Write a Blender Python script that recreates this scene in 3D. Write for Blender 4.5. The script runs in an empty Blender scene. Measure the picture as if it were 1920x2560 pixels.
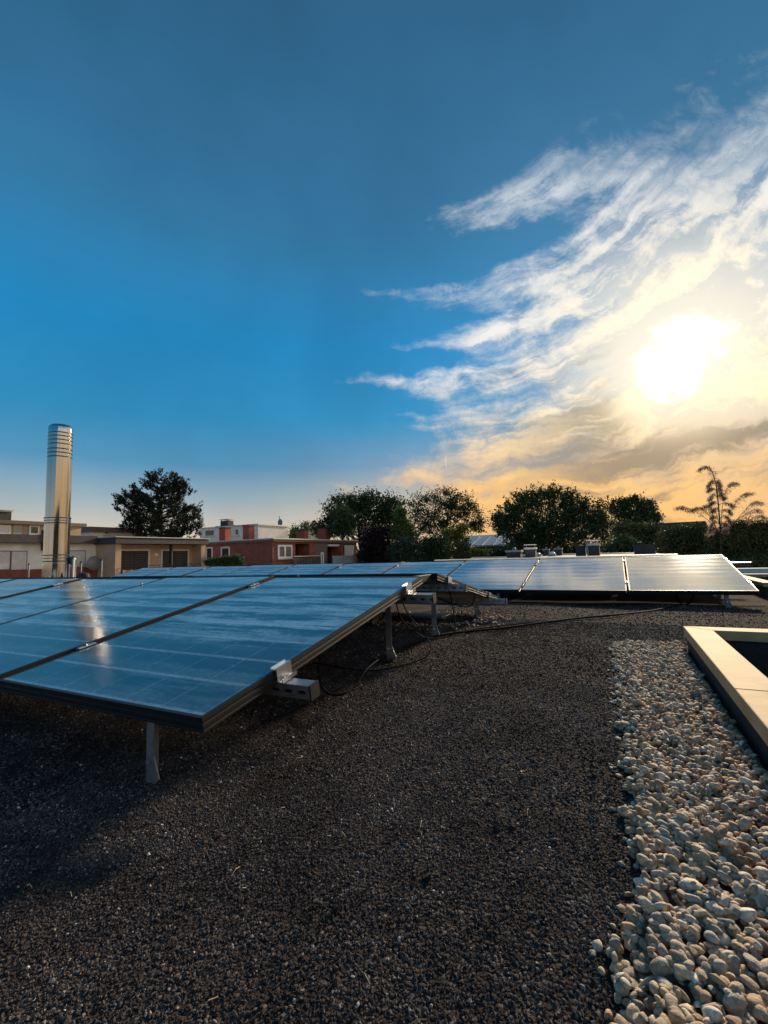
import bpy, math, random
import numpy as np
from mathutils import Vector, Matrix, Euler
random.seed(7)
rng = np.random.default_rng(11)
sc = bpy.context.scene
PI = math.pi

# ------------------------------------------------------------------ camera
F, PITCH, ROLL, YAW = 1152.5, 0.0929, -0.0305, 0.4664      # focal length in px of the 1920x2560 photograph
CAMZ = 0.52
fw = Vector((-math.sin(YAW)*math.cos(PITCH), math.cos(YAW)*math.cos(PITCH), math.sin(PITCH)))
rt0 = Vector((math.cos(YAW), math.sin(YAW), 0)); up0 = rt0.cross(fw)
RT = math.cos(ROLL)*rt0 + math.sin(ROLL)*up0
UP = -math.sin(ROLL)*rt0 + math.cos(ROLL)*up0
FW = fw
C0 = Vector((0, 0, CAMZ))
cd = bpy.data.cameras.new('camera'); cam = bpy.data.objects.new('camera', cd); sc.collection.objects.link(cam)
m = Matrix.Identity(4)
for i in range(3):
    m[i][0], m[i][1], m[i][2], m[i][3] = RT[i], UP[i], -FW[i], C0[i]
cam.matrix_world = m
cd.sensor_fit = 'VERTICAL'; cd.sensor_height = 36.0; cd.lens = F/2560*36.0
cd.clip_start = 0.02; cd.clip_end = 3000
sc.camera = cam

def ray(px, py): return FW + RT*((px-960)/F) - UP*((py-1280)/F)
def at(px, py, d): return C0 + ray(px, py)*d                       # point at depth d metres
def on_x(px, py, X):
    r = ray(px, py); return C0 + r*(X/r.x)
def on_y(px, py, Y):
    r = ray(px, py); return C0 + r*(Y/r.y)
def on_z(px, py, Z):
    r = ray(px, py); return C0 + r*((Z-CAMZ)/r.z)

SUN = ray(1701, 905).normalized()
SUN_EL = math.asin(SUN.z); SUN_AZ = math.atan2(SUN.x, SUN.y)

# ------------------------------------------------------------------ sky
world = bpy.data.worlds.new('World'); sc.world = world; world.use_nodes = True
wn = world.node_tree; wn.nodes.clear()
class NT:
    """small helper for writing node trees"""
    def __init__(s, t): s.t = t
    def n(s, typ, **kw):
        nd = s.t.nodes.new(typ)
        for k, v in kw.items(): setattr(nd, k, v)
        return nd
    def put(s, sock, v):
        if v is None: return
        if hasattr(v, 'is_output') or isinstance(v, bpy.types.NodeSocket): s.t.links.new(v, sock)
        else: sock.default_value = v
    def m(s, op, a, b=None, c=None, clamp=False):
        nd = s.n('ShaderNodeMath', operation=op, use_clamp=clamp)
        s.put(nd.inputs[0], a); s.put(nd.inputs[1], b)
        if c is not None: s.put(nd.inputs[2], c)
        return nd.outputs[0]
    def v(s, op, a, b=None):
        nd = s.n('ShaderNodeVectorMath', operation=op)
        s.put(nd.inputs[0], a); s.put(nd.inputs[1], b)
        return nd.outputs['Value'] if op in ('DOT_PRODUCT', 'LENGTH') else nd.outputs[0]
    def ss(s, x, a, b, lo=0.0, hi=1.0):
        nd = s.n('ShaderNodeMapRange', interpolation_type='SMOOTHSTEP')
        s.put(nd.inputs[0], x); nd.inputs[1].default_value = a; nd.inputs[2].default_value = b
        nd.inputs[3].default_value = lo; nd.inputs[4].default_value = hi
        return nd.outputs[0]
    def mix(s, f, a, b, blend='MIX'):
        nd = s.n('ShaderNodeMix', data_type='RGBA', blend_type=blend)
        s.put(nd.inputs[0], f); s.put(nd.inputs[6], a); s.put(nd.inputs[7], b)
        return nd.outputs[2]
    def comb(s, x, y, z=0.0):
        nd = s.n('ShaderNodeCombineXYZ')
        s.put(nd.inputs[0], x); s.put(nd.inputs[1], y); s.put(nd.inputs[2], z)
        return nd.outputs[0]
    def sep(s, v):
        nd = s.n('ShaderNodeSeparateXYZ'); s.put(nd.inputs[0], v); return nd.outputs
    def noise(s, vec, scale, detail=4, rough=.55, dist=0.0, out=0):
        nd = s.n('ShaderNodeTexNoise'); s.put(nd.inputs['Vector'], vec)
        nd.inputs['Scale'].default_value = scale; nd.inputs['Detail'].default_value = detail
        nd.inputs['Roughness'].default_value = rough; nd.inputs['Distortion'].default_value = dist
        return nd.outputs[out]
    def ramp(s, f, stops, interp='LINEAR'):
        nd = s.n('ShaderNodeValToRGB'); cr = nd.color_ramp; cr.interpolation = interp
        while len(cr.elements) < len(stops): cr.elements.new(0.5)
        for e, (p, c) in zip(cr.elements, stops): e.position = p; e.color = (*c, 1) if len(c) == 3 else c
        s.put(nd.inputs[0], f); return nd.outputs[0]

W = NT(wn)
tc = W.n('ShaderNodeTexCoord')
dirv = W.v('NORMALIZE', tc.outputs['Generated'])
sky = W.n('ShaderNodeTexSky', sky_type='NISHITA', sun_disc=False)
sky.sun_elevation = SUN_EL; sky.sun_rotation = SUN_AZ
sky.air_density = 1.0; sky.dust_density = 0.6; sky.ozone_density = 4.0; sky.altitude = 50
wn.links.new(dirv, sky.inputs[0])
dz = W.sep(dirv)[2]
az = W.v('DOT_PRODUCT', dirv, (rt0.x, rt0.y, 0))         # to the right of the view
ay = W.v('DOT_PRODUCT', dirv, (-math.sin(YAW), math.cos(YAW), 0))
zz = W.m('MAXIMUM', dz, 0.03)
u = W.m('DIVIDE', ay, zz); v = W.m('DIVIDE', az, zz)      # position on a high cloud layer
cs = W.v('DOT_PRODUCT', dirv, tuple(SUN))
ang = W.m('ARCCOSINE', W.m('MINIMUM', cs, 0.99999))       # angle from the sun, radians
# clear air: the Nishita sky graded to a deep evening blue
nish = W.v('MULTIPLY', sky.outputs[0], (0.1, 0.1, 0.1))
grad = W.ramp(W.m('MAXIMUM', dz, 0.0), [(0.0, (.66, .54, .38)), (.065, (.56, .50, .42)), (.12, (.31, .40, .44)), (.19, (.085, .28, .46)), (.28, (.026, .26, .50)), (.42, (.012, .225, .49)), (.60, (.030, .165, .32)), (.80, (.025, .11, .22)), (1.0, (.02, .09, .18))])
clear = W.mix(0.06, grad, nish)
far = W.m('MULTIPLY', W.ss(ang, 1.1, 2.4), W.ss(dz, .35, .02))      # the horizon away from the sun is duller
clear = W.mix(W.m('MULTIPLY', far, .08), clear, (.16, .15, .14, 1))
uneven = W.ss(W.noise(dirv, 2.3, 5, .55), .3, .7, .90, 1.10)
clear = W.v('SCALE', clear); wn.links.new(uneven, clear.node.inputs['Scale'])
# warm veil round the sun
halo = W.m('EXPONENT', W.m('MULTIPLY', ang, -4.6))
low = W.ss(dz, 0.30, 0.0)
warm = W.m('MULTIPLY', low, W.ss(ang, 0.95, 0.12))
clear = W.mix(W.m('MULTIPLY', warm, .88), clear, (.92, .49, .13, 1))
# cirrus: long curved mares' tails that fan out to the right and end in tongues on the left
yc = W.m('MAXIMUM', ay, 0.16)
ix = W.m('DIVIDE', az, yc); iy = W.m('DIVIDE', zz, yc)
xo = W.m('SUBTRACT', ix, .10)
den = W.m('ADD', W.m('ADD', W.m('MULTIPLY', W.m('MULTIPLY', xo, xo), 1.15), W.m('MULTIPLY', xo, .12)), 1.0)
cst = W.m('DIVIDE', iy, den)                              # constant along one streak
wv = W.v('SUBTRACT', W.noise(W.comb(ix, cst, 1.7), 2.6, 3, .5, out=1), (.5, .5, .5))
ws = W.sep(wv)
ws2 = W.sep(W.v('SUBTRACT', W.noise(W.comb(ix, iy, 4.1), 11.0, 5, .6, out=1), (.5, .5, .5)))
cw = W.m('ADD', W.m('ADD', cst, W.m('MULTIPLY', ws[0], .10)), W.m('MULTIPLY', ws2[0], .055)); xw = W.m('ADD', W.m('ADD', ix, W.m('MULTIPLY', ws[1], .26)), W.m('MULTIPLY', ws2[1], .10))
bil = W.noise(W.comb(W.m('MULTIPLY', ix, 1.0), W.m('MULTIPLY', iy, 1.25), 6.6), 8.5, 8, .64, .3)
fib = W.noise(W.comb(W.m('MULTIPLY', xw, 1.25), W.m('MULTIPLY', cw, 8.0), 2.2), 1.35, 8, .60, .15)
fine = W.noise(W.comb(W.m('MULTIPLY', xw, 4.0), W.m('MULTIPLY', cw, 17.0), 5.1), 1.3, 9, .66, .35)
curl = W.noise(W.comb(W.m('MULTIPLY', xw, .75), W.m('MULTIPLY', cw, 2.2), 8.8), 4.6, 8, .62, .45)
left = W.ramp(W.m('MULTIPLY', cw, 1.0), [(0.0, (.0,)*3), (.27, (.0,)*3), (.325, (.12,)*3), (.385, (.0,)*3), (.43, (.27,)*3), (.49, (.0,)*3), (.53, (.12,)*3), (.58, (.12,)*3), (.65, (.33,)*3), (.70, (.33,)*3), (.77, (.13,)*3), (.84, (.40,)*3), (.95, (.9,)*3)], 'EASE')
lx = W.sep(left)[0]
edge = W.m('SUBTRACT', ix, lx)
edge = W.m('ADD', edge, W.m('MULTIPLY', W.m('SUBTRACT', fib, .5), .70))
edge = W.m('ADD', edge, W.m('MULTIPLY', W.m('SUBTRACT', W.m('MULTIPLY', W.m('ADD', curl, bil), .5), .5), .75))
body = W.ss(edge, -.02, .30)
tex = W.m('ADD', W.m('ADD', W.m('MULTIPLY', fib, .36), W.m('MULTIPLY', fine, .34)), W.m('MULTIPLY', bil, .30))
hair = W.ss(tex, .38, .57, .10, 1.0)
hair = W.m('MAXIMUM', hair, W.m('MULTIPLY', W.ss(ang, .40, .08), .75))
dens = W.m('MULTIPLY', body, hair)
dens = W.m('MULTIPLY', dens, W.ss(W.m('ADD', W.m('MINIMUM', iy, W.m('MULTIPLY', dz, 1.55)), W.m('MULTIPLY', W.m('SUBTRACT', bil, .5), .40)), 1.0, .78, .0, 1.0))
dens = W.m('MULTIPLY', dens, W.ss(dz, .02, .12, .45, 1.0))
ccol = W.ramp(dz, [(0.0, (.98, .50, .13)), (.14, (1.0, .60, .22)), (.25, (1.02, .82, .54)), (.36, (.93, .89, .82)), (.55, (.70, .74, .77)), (1.0, (.55, .62, .68))])
ccol = W.mix(W.m('MULTIPLY', W.m('MULTIPLY', W.ss(ang, .38, .06), W.ss(dz, .14, .30)), .75), ccol, (1.06, .90, .62, 1))
# grey undersides among the low clouds
gn = W.noise(W.comb(W.m('MULTIPLY', xw, 1.7), W.m('MULTIPLY', cw, 13.0), 7.7), 1.15, 7, .58, .25)
grey = W.m('MULTIPLY', W.ss(gn, .43, .56), W.ss(ix, .15, .55))
grey = W.m('MULTIPLY', grey, W.m('MULTIPLY', W.ss(iy, .50, .36), W.ss(ang, .085, .17)))
rift = W.m('MULTIPLY', W.m('MULTIPLY', W.ss(tex, .50, .40), W.ss(gn, .40, .58)), W.ss(ang, .10, .30))
ccol = W.mix(W.m('MULTIPLY', rift, .75), ccol, (.36, .40, .42, 1))
skycol = W.mix(dens, clear, ccol)
skycol = W.mix(W.m('MULTIPLY', grey, .80), skycol, (.25, .20, .145, 1))
# the veiled sun: a burnt-out patch with a soft, ragged rim and its glow
rag = W.m('ADD', ang, W.m('ADD', W.m('MULTIPLY', W.m('SUBTRACT', bil, .5), .10), W.m('MULTIPLY', W.m('SUBTRACT', W.noise(W.comb(ix, iy, 2.9), 9.0, 2, .5), .5), .13)))
core = W.ss(rag, .074, .006)
glow = W.m('ADD', W.m('MULTIPLY', core, 2.4), W.m('MULTIPLY', W.m('EXPONENT', W.m('MULTIPLY', ang, -10.0)), .38))
gcol = W.v('SCALE', (1.0, .86, .58)); wn.links.new(glow, gcol.node.inputs['Scale'])
skycol = W.v('ADD', skycol, gcol)
# a short vapour trail low over the trees
tr = ray(1115, 1155).normalized(); trr = tr.cross(Vector((0, 0, 1))).normalized(); tru = trr.cross(tr)
ta = W.m('ABSOLUTE', W.v('DOT_PRODUCT', dirv, tuple(trr)))
tb = W.m('ABSOLUTE', W.v('DOT_PRODUCT', dirv, tuple(tru)))
tf = W.m('MULTIPLY', W.ss(ta, .0013, .0004), W.ss(tb, .016, .011))
tf = W.m('MULTIPLY', tf, W.m('GREATER_THAN', W.v('DOT_PRODUCT', dirv, tuple(tr)), .5))
skycol = W.mix(W.m('MULTIPLY', tf, .4), skycol, (.9, .87, .8, 1))
bg = W.n('ShaderNodeBackground'); wn.links.new(skycol, bg.inputs[0]); bg.inputs[1].default_value = 0.53
wo = W.n('ShaderNodeOutputWorld'); wn.links.new(bg.outputs[0], wo.inputs[0])

# ------------------------------------------------------------------ sun and exposure
sl = bpy.data.lights.new('sun', 'SUN'); sl.energy = 3.6; sl.angle = math.radians(4.0); sl.color = (1.0, .80, .55)
so = bpy.data.objects.new('sun', sl); sc.collection.objects.link(so)
so.rotation_euler = SUN.to_track_quat('Z', 'Y').to_euler()
sc.view_settings.view_transform = 'Standard'; sc.view_settings.look = 'None'
sc.view_settings.exposure = 1.0; sc.view_settings.gamma = 1.0; sc.view_settings.use_curve_mapping = False

# ------------------------------------------------------------------ materials
MATS = {}
def mat(name, col, rough=.7, metal=0.0, var=.15, scale=8.0, bump=0.0, bscale=None, spec=.5, island=0.0, rnd=0.0, transl=0.0, coords='Object'):
    if name in MATS: return MATS[name]
    mt = bpy.data.materials.new(name); mt.use_nodes = True
    t = NT(mt.node_tree); b = mt.node_tree.nodes['Principled BSDF']
    b.inputs['Roughness'].default_value = rough; b.inputs['Metallic'].default_value = metal
    b.inputs['Specular IOR Level'].default_value = spec
    co = t.n('ShaderNodeTexCoord').outputs[coords]
    n1 = t.noise(co, scale, 6, .6)
    f = t.ss(n1, .25, .75, 1-var, 1+var)
    if island:
        gi = t.n('ShaderNodeNewGeometry').outputs['Random Per Island']
        f = t.m('MULTIPLY', f, t.ss(gi, 0, 1, 1-island, 1+island))
    if rnd:
        oi = t.n('ShaderNodeObjectInfo').outputs['Random']
        f = t.m('MULTIPLY', f, t.ss(oi, 0, 1, 1-rnd, 1+rnd))
    c = t.v('SCALE', (*col,)); c.node.inputs[0].default_value = col
    mt.node_tree.links.new(f, c.node.inputs['Scale'])
    mt.node_tree.links.new(c, b.inputs['Base Color'])
    if bump:
        nb = t.noise(co, bscale or scale*4, 5, .6)
        bn = t.n('ShaderNodeBump'); bn.inputs['Strength'].default_value = bump; bn.inputs['Distance'].default_value = .02
        mt.node_tree.links.new(nb, bn.inputs['Height']); mt.node_tree.links.new(bn.outputs[0], b.inputs['Normal'])
    if transl:
        b.inputs['Transmission Weight'].default_value = 0
        tl = t.n('ShaderNodeBsdfTranslucent'); mt.node_tree.links.new(c, tl.inputs[0])
        mx = t.n('ShaderNodeMixShader'); mx.inputs[0].default_value = transl
        out = mt.node_tree.nodes['Material Output']
        mt.node_tree.links.new(b.outputs[0], mx.inputs[1]); mt.node_tree.links.new(tl.outputs[0], mx.inputs[2])
        mt.node_tree.links.new(mx.outputs[0], out.inputs[0])
    MATS[name] = mt
    return mt

def ramp_mat(name, stops, rough=.75, src='Object', bump=.3, bscale=60, nscale=25, nvar=.25, spec=.4, patch=0.0):
    """colour picked per stone from a ramp"""
    mt = bpy.data.materials.new(name); mt.use_nodes = True
    t = NT(mt.node_tree); b = mt.node_tree.nodes['Principled BSDF']
    b.inputs['Roughness'].default_value = rough; b.inputs['Specular IOR Level'].default_value = spec
    if src == 'Instance': r = t.n('ShaderNodeAttribute', attribute_type='INSTANCER', attribute_name='tone').outputs['Fac']
    elif src == 'Object': r = t.n('ShaderNodeObjectInfo').outputs['Random']
    else: r = t.n('ShaderNodeNewGeometry').outputs['Random Per Island']
    c = t.ramp(r, stops, 'LINEAR')
    co = t.n('ShaderNodeTexCoord').outputs['Object']
    off = t.v('ADD', co, t.comb(t.m('MULTIPLY', r, 91.0), t.m('MULTIPLY', r, 37.0), r))
    n1 = t.noise(off, nscale, 6, .65)
    f = t.ss(n1, .2, .8, 1-nvar, 1+nvar)
    if patch:
        wp = t.n('ShaderNodeNewGeometry').outputs['Position']
        pz = t.m('ADD', t.m('MULTIPLY', t.noise(wp, 2.3, 5, .6), .6), t.m('MULTIPLY', t.noise(wp, 9.0, 4, .6), .4))
        f = t.m('MULTIPLY', f, t.ss(pz, .34, .66, 1-patch, 1+patch*1.1))
    cc = t.v('SCALE', c); mt.node_tree.links.new(f, cc.node.inputs['Scale'])
    mt.node_tree.links.new(cc, b.inputs['Base Color'])
    nb = t.noise(off, bscale, 5, .6)
    bn = t.n('ShaderNodeBump'); bn.inputs['Strength'].default_value = bump; bn.inputs['Distance'].default_value = .003
    mt.node_tree.links.new(nb, bn.inputs['Height']); mt.node_tree.links.new(bn.outputs[0], b.inputs['Normal'])
    return mt

M = {}
M['frame'] = mat('black_anodised', (.014, .014, .016), .5, 0, .1, 20, spec=.25)
M['alu'] = mat('bright_aluminium', (.72, .73, .75), .32, 1.0, .12, 30, .1)
M['galv'] = mat('galvanised_steel', (.20, .22, .25), .5, .6, .22, 22, .15)
M['rail'] = mat('slotted_rail_steel', (.30, .31, .33), .42, .85, .2, 18, .1)
M['cap'] = mat('black_plastic', (.012, .012, .013), .5, 0, .1, 20)
M['inox'] = mat('stainless_steel', (.50, .485, .465), .09, 1.0, .06, 3)
M['cable'] = mat('black_rubber', (.010, .010, .011), .8, 0, .15, 30, spec=.03)
M['conduit'] = mat('grey_conduit', (.028, .028, .028), .8, 0, .2, 30, spec=.05)
M['kerbcap'] = mat('beige_sheet_metal', (.52, .36, .20), .75, 0, .20, 5, .06, 30, spec=.12)
M['bitumen'] = mat('dark_bitumen', (.022, .022, .025), .75, 0, .3, 12, .4, 90)
M['peach'] = mat('peach_render', (.54, .36, .25), .9, 0, .10, 2.5, .15, 40)
M['tan'] = mat('tan_render', (.42, .31, .21), .9, 0, .12, 2, .15, 40)
M['white'] = mat('white_render', (.86, .85, .81), .9, 0, .12, 1.2, .1, 40)
M['bluewhite'] = mat('cool_white_render', (.74, .74, .74), .9, 0, .08, 1.2, .1, 40)
M['cream'] = mat('cream_render', (.7, .63, .5), .9, 0, .08, 1.2)
M['fascia'] = mat('dark_fascia', (.06, .055, .058), .75, 0, .25, 5, .2, 30)
M['fascia2'] = mat('brown_fascia', (.16, .12, .105), .75, 0, .2, 5)
M['trim'] = mat('light_metal_trim', (.55, .54, .52), .5, .3, .1, 6)
M['pvc'] = mat('white_pvc', (.78, .78, .77), .4, 0, .05, 6)
M['shutter'] = mat('dark_shutter', (.030, .030, .032), .6, 0, .2, 4)
M['shutterw'] = mat('pale_shutter', (.75, .70, .68), .6, 0, .1, 4)
M['redbase'] = mat('red_plinth', (.24, .07, .05), .9, 0, .2, 5)
M['chim'] = mat('grey_slate_chimney', (.05, .048, .05), .8, 0, .3, 7, .3, 25)
M['chimred'] = mat('red_brick_chimney', (.34, .088, .055), .9, 0, .2, 9, .2, 40)
M['concrete'] = mat('concrete', (.30, .29, .28), .85, 0, .2, 4, .2, 30)
M['roofgrey'] = mat('grey_metal_roof', (.42, .43, .46), .45, .4, .12, 3)
M['slate'] = mat('blue_grey_wall', (.075, .09, .11), .8, 0, .15, 3)
M['dome'] = mat('acrylic_dome', (.75, .78, .82), .15, 0, .05, 5)
M['bark'] = mat('bark', (.045, .034, .026), .9, 0, .3, 6, .4, 30)
M['dish'] = mat('grey_dish', (.22, .22, .22), .5, .2, .1, 5)
M['green_box'] = mat('green_plastic', (.05, .12, .10), .5, 0, .15, 8)
M['balcony'] = mat('balcony_panel', (.24, .29, .36), .25, 0, .12, 3)
M['darkwood'] = mat('dark_boarding', (.028, .022, .022), .8, 0, .25, 6)
M['recess'] = mat('dark_interior', (.03, .026, .025), .9, 0, .2, 3)
M['mist'] = mat('terrain_grass', (.12, .115, .075), .95, 0, .35, .2)
M['bluecover'] = mat('blue_plastic_cover', (.07, .14, .30), .35, 0, .15, 8)
def glass_mat(name, col=(.02, .025, .03)):
    mt = mat(name, col, .05, 0, .1, 2); mt.node_tree.nodes['Principled BSDF'].inputs['IOR'].default_value = 1.7; return mt
M['pane'] = glass_mat('window_glass')

# brick wall of the far house
def brick_mat():
    mt = bpy.data.materials.new('red_brick'); mt.use_nodes = True
    t = NT(mt.node_tree); b = mt.node_tree.nodes['Principled BSDF']; b.inputs['Roughness'].default_value = .9
    g = t.n('ShaderNodeNewGeometry'); s = t.sep(g.outputs['Position'])
    vec = t.comb(t.m('ADD', s[0], s[1]), s[2])
    br = t.n('ShaderNodeTexBrick'); mt.node_tree.links.new(vec, br.inputs['Vector'])
    br.inputs['Scale'].default_value = 1.0; br.inputs['Brick Width'].default_value = .25; br.inputs['Row Height'].default_value = .075
    br.inputs['Mortar Size'].default_value = .008
    br.inputs['Color1'].default_value = (.34, .085, .052, 1); br.inputs['Color2'].default_value = (.26, .062, .04, 1); br.inputs['Mortar'].default_value = (.22, .14, .11, 1)
    n = t.noise(vec, 1.3, 6, .6)
    c = t.v('SCALE', br.outputs[0]); mt.node_tree.links.new(t.ss(n, .2, .8, .8, 1.2), c.node.inputs['Scale'])
    mt.node_tree.links.new(c, b.inputs['Base Color'])
    return mt
M['brick'] = brick_mat()

# photovoltaic laminate: dark cells under glass with a dew and painted sky-sheen layer, dry over the two rails
PL, PW = 1.506, 1.0
S1, S2 = .2075, .8637
def pv_mat(r0, r1, ior, sky_tint):
    mt = bpy.data.materials.new('photovoltaic_laminate'); mt.use_nodes = True
    L = mt.node_tree.links
    t = NT(mt.node_tree); b = mt.node_tree.nodes['Principled BSDF']
    tcn = t.n('ShaderNodeTexCoord'); co = tcn.outputs['Object']; s = t.sep(co)
    oi = t.n('ShaderNodeObjectInfo').outputs['Random']
    seed = t.m('MULTIPLY', oi, 57.0)
    x, y = s[0], s[1]
    # cell grid
    cx = t.m('ABSOLUTE', t.m('SUBTRACT', t.m('FRACT', t.m('MULTIPLY', t.m('SUBTRACT', x, .02), 6/.96)), .5))
    cy = t.m('ABSOLUTE', t.m('SUBTRACT', t.m('FRACT', t.m('MULTIPLY', t.m('SUBTRACT', y, .02), 9/1.466)), .5))
    gap = t.m('MAXIMUM', t.m('MULTIPLY', t.ss(cx, .475, .492), .40), t.m('MULTIPLY', t.ss(cy, .42, .495), .8))
    bus = t.ss(t.m('ABSOLUTE', t.m('SUBTRACT', t.m('FRACT', t.m('MULTIPLY', t.m('SUBTRACT', x, .02), 18/.96)), .5)), .07, .03)
    wob = t.m('MULTIPLY', t.m('SUBTRACT', t.noise(t.comb(x, y, seed), 4, 4, .6), .5), .10)
    yy = t.m('ADD', y, wob)
    def band(c, w): return t.ss(t.m('ABSOLUTE', t.m('SUBTRACT', yy, c)), w, w*.35)
    dry = t.m('MAXIMUM', band(S1*PL+.04, .11), t.m('MULTIPLY', band(S2*PL+.02, .085), .8))
    # dew ripples and streaks, plus painted sky sheen growing up the slope
    rip = t.m('SINE', t.m('ADD', t.m('MULTIPLY', y, 2*PI*9/1.466), t.m('MULTIPLY', wob, 40.0)))
    st = t.noise(t.comb(t.m('MULTIPLY', x, 2.2), t.m('MULTIPLY', y, 16), seed), 1.6, 7, .62, .2)
    pt = t.noise(t.comb(x, y, t.m('ADD', seed, 9.0)), 2.2, 5, .6)
    dew_sheen = t.m('ADD', t.m('MULTIPLY', st, .9), t.m('MULTIPLY', rip, .10))
    dew_sheen = t.m('MULTIPLY', t.ss(dew_sheen, .32, .56), t.ss(pt, .30, .60, .35, 1.0))
    dew_sheen = t.m('MULTIPLY', dew_sheen, t.m('SUBTRACT', 1.0, t.m('MULTIPLY', dry, .85)))
    dew_sheen = t.m('ADD', t.m('MULTIPLY', dew_sheen, t.ss(y, .20, .75, .15, .72)), t.m('MULTIPLY', t.ss(y, 1.24, 1.44), .45))  # lighter up the slope: grazing sky reflection painted in with the dew
    col = t.mix(gap, (.016, .034, .052, 1), (.16, .24, .30, 1))
    col = t.mix(t.m('MULTIPLY', bus, .06), col, (.10, .12, .14, 1))
    spots = t.ss(t.noise(t.comb(t.m('MULTIPLY', x, 13), t.m('MULTIPLY', y, 30), t.m('ADD', seed, 31.0)), 1.0, 3, .5), .715, .745)
    col = t.mix(t.m('MULTIPLY', dew_sheen, .85), col, (*sky_tint, 1))
    col = t.mix(t.m('MULTIPLY', spots, .55), col, (.45, .46, .46, 1))
    grain = t.ss(t.noise(t.comb(t.m('MULTIPLY', x, .6), y, seed), 70, 3, .7), .25, .75, .70, 1.30)
    col = t.v('SCALE', col); L.new(grain, col.node.inputs['Scale'])
    L.new(col, b.inputs['Base Color'])
    L.new(t.ss(dew_sheen, 0, 1, r0, r1), b.inputs['Roughness'])
    b.inputs['IOR'].default_value = ior; b.inputs['Specular IOR Level'].default_value = .5 if ior < 2 else 1.0
    # gentle waviness of the glass
    wav = t.m('ADD', t.m('MULTIPLY', t.noise(t.comb(t.m('MULTIPLY', x, .8), y, seed), 2.0, 1, .4), .10), t.m('MULTIPLY', rip, .010))
    wav = t.m('ADD', wav, t.m('MULTIPLY', st, .03))
    bn = t.n('ShaderNodeBump'); bn.inputs['Strength'].default_value = 1.0; bn.inputs['Distance'].default_value = .006
    L.new(wav, bn.inputs['Height']); L.new(bn.outputs[0], b.inputs['Normal'])
    return mt
M['pv'] = pv_mat(.13, .19, 1.85, (.30, .54, .68)); M['pv_far'] = pv_mat(.045, .06, 2.7, (.56, .47, .43))  # tints put the reflected sky into the colour, blue near, warm far

# ------------------------------------------------------------------ mesh helpers
class MB:
    def __init__(s): s.v = []; s.f = []; s.smooth = False
    def add(s, vs, fs):
        o = len(s.v); s.v += [tuple(p) for p in vs]; s.f += [tuple(i+o for i in f) for f in fs]; return s
    def box(s, a, b):
        x0, y0, z0 = a; x1, y1, z1 = b
        x0, x1 = min(x0, x1), max(x0, x1); y0, y1 = min(y0, y1), max(y0, y1); z0, z1 = min(z0, z1), max(z0, z1)
        return s.add([(x0,y0,z0),(x1,y0,z0),(x1,y1,z0),(x0,y1,z0),(x0,y0,z1),(x1,y0,z1),(x1,y1,z1),(x0,y1,z1)],
                     [(0,3,2,1),(4,5,6,7),(0,1,5,4),(1,2,6,5),(2,3,7,6),(3,0,4,7)])
    def prism(s, poly, axis, a, b):
        """poly: list of 2D points; extruded along axis from a to b"""
        n = len(poly)
        def P(p, t):
            if axis == 0: return (t, p[0], p[1])
            if axis == 1: return (p[0], t, p[1])
            return (p[0], p[1], t)
        vs = [P(p, a) for p in poly] + [P(p, b) for p in poly]
        fs = [tuple(range(n))[::-1], tuple(range(n, 2*n))] + [(i, (i+1) % n, n+(i+1) % n, n+i) for i in range(n)]
        return s.add(vs, fs)
    def tube(s, pts, rad, seg=8, caps=True):
        pts = [Vector(p) for p in pts]; n = len(pts)
        rs = rad if hasattr(rad, '__len__') else [rad]*n
        o = len(s.v); prev = None
        for i, p in enumerate(pts):
            d = (pts[min(i+1, n-1)] - pts[max(i-1, 0)]).normalized()
            a = Vector((0, 0, 1)) if abs(d.z) < .9 else Vector((1, 0, 0))
            if prev is not None: a = prev
            e1 = (a - d*a.dot(d)).normalized(); e2 = d.cross(e1); prev = e1
            for k in range(seg):
                t = 2*PI*k/seg; q = p + (e1*math.cos(t) + e2*math.sin(t))*rs[i]; s.v.append(tuple(q))
        for i in range(n-1):
            for k in range(seg):
                k2 = (k+1) % seg
                s.f.append((o+i*seg+k, o+i*seg+k2, o+(i+1)*seg+k2, o+(i+1)*seg+k))
        if caps:
            s.f.append(tuple(o+k for k in range(seg))[::-1]); s.f.append(tuple(o+(n-1)*seg+k for k in range(seg)))
        return s
    def lathe(s, prof, seg=40, c=(0, 0)):
        o = len(s.v); n = len(prof)
        for r, z in prof:
            for k in range(seg):
                t = 2*PI*k/seg; s.v.append((c[0]+r*math.cos(t), c[1]+r*math.sin(t), z))
        for i in range(n-1):
            for k in range(seg):
                k2 = (k+1) % seg; s.f.append((o+i*seg+k, o+i*seg+k2, o+(i+1)*seg+k2, o+(i+1)*seg+k))
        s.f.append(tuple(o+k for k in range(seg))[::-1]); s.f.append(tuple(o+(n-1)*seg+k for k in range(seg)))
        return s
    def mesh(s, name, material, smooth=None, bevel=0):
        me = bpy.data.meshes.new(name); me.from_pydata(s.v, [], s.f); me.materials.append(material)
        if smooth is not None:
            me.shade_smooth()
            me.set_sharp_from_angle(angle=math.radians(smooth))
        me.update(); return me
def link(o, parent=None):
    sc.collection.objects.link(o)
    if parent is not None: o.parent = parent
    return o
def obj(name, mb, material, parent=None, smooth=None, loc=None, bevel=0):
    me = mb if isinstance(mb, bpy.types.Mesh) else mb.mesh(name, material, smooth)
    o = link(bpy.data.objects.new(name, me), parent)
    if loc is not None: o.location = loc
    if bevel:
        md = o.modifiers.new('bevel', 'BEVEL'); md.width = bevel; md.segments = 2; md.limit_method = 'ANGLE'
    return o
def tag(o, label, cat, group=None, kind=None):
    o['label'] = label
    if cat: o['category'] = cat
    if group: o['group'] = group
    if kind: o['kind'] = kind
    return o
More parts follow.
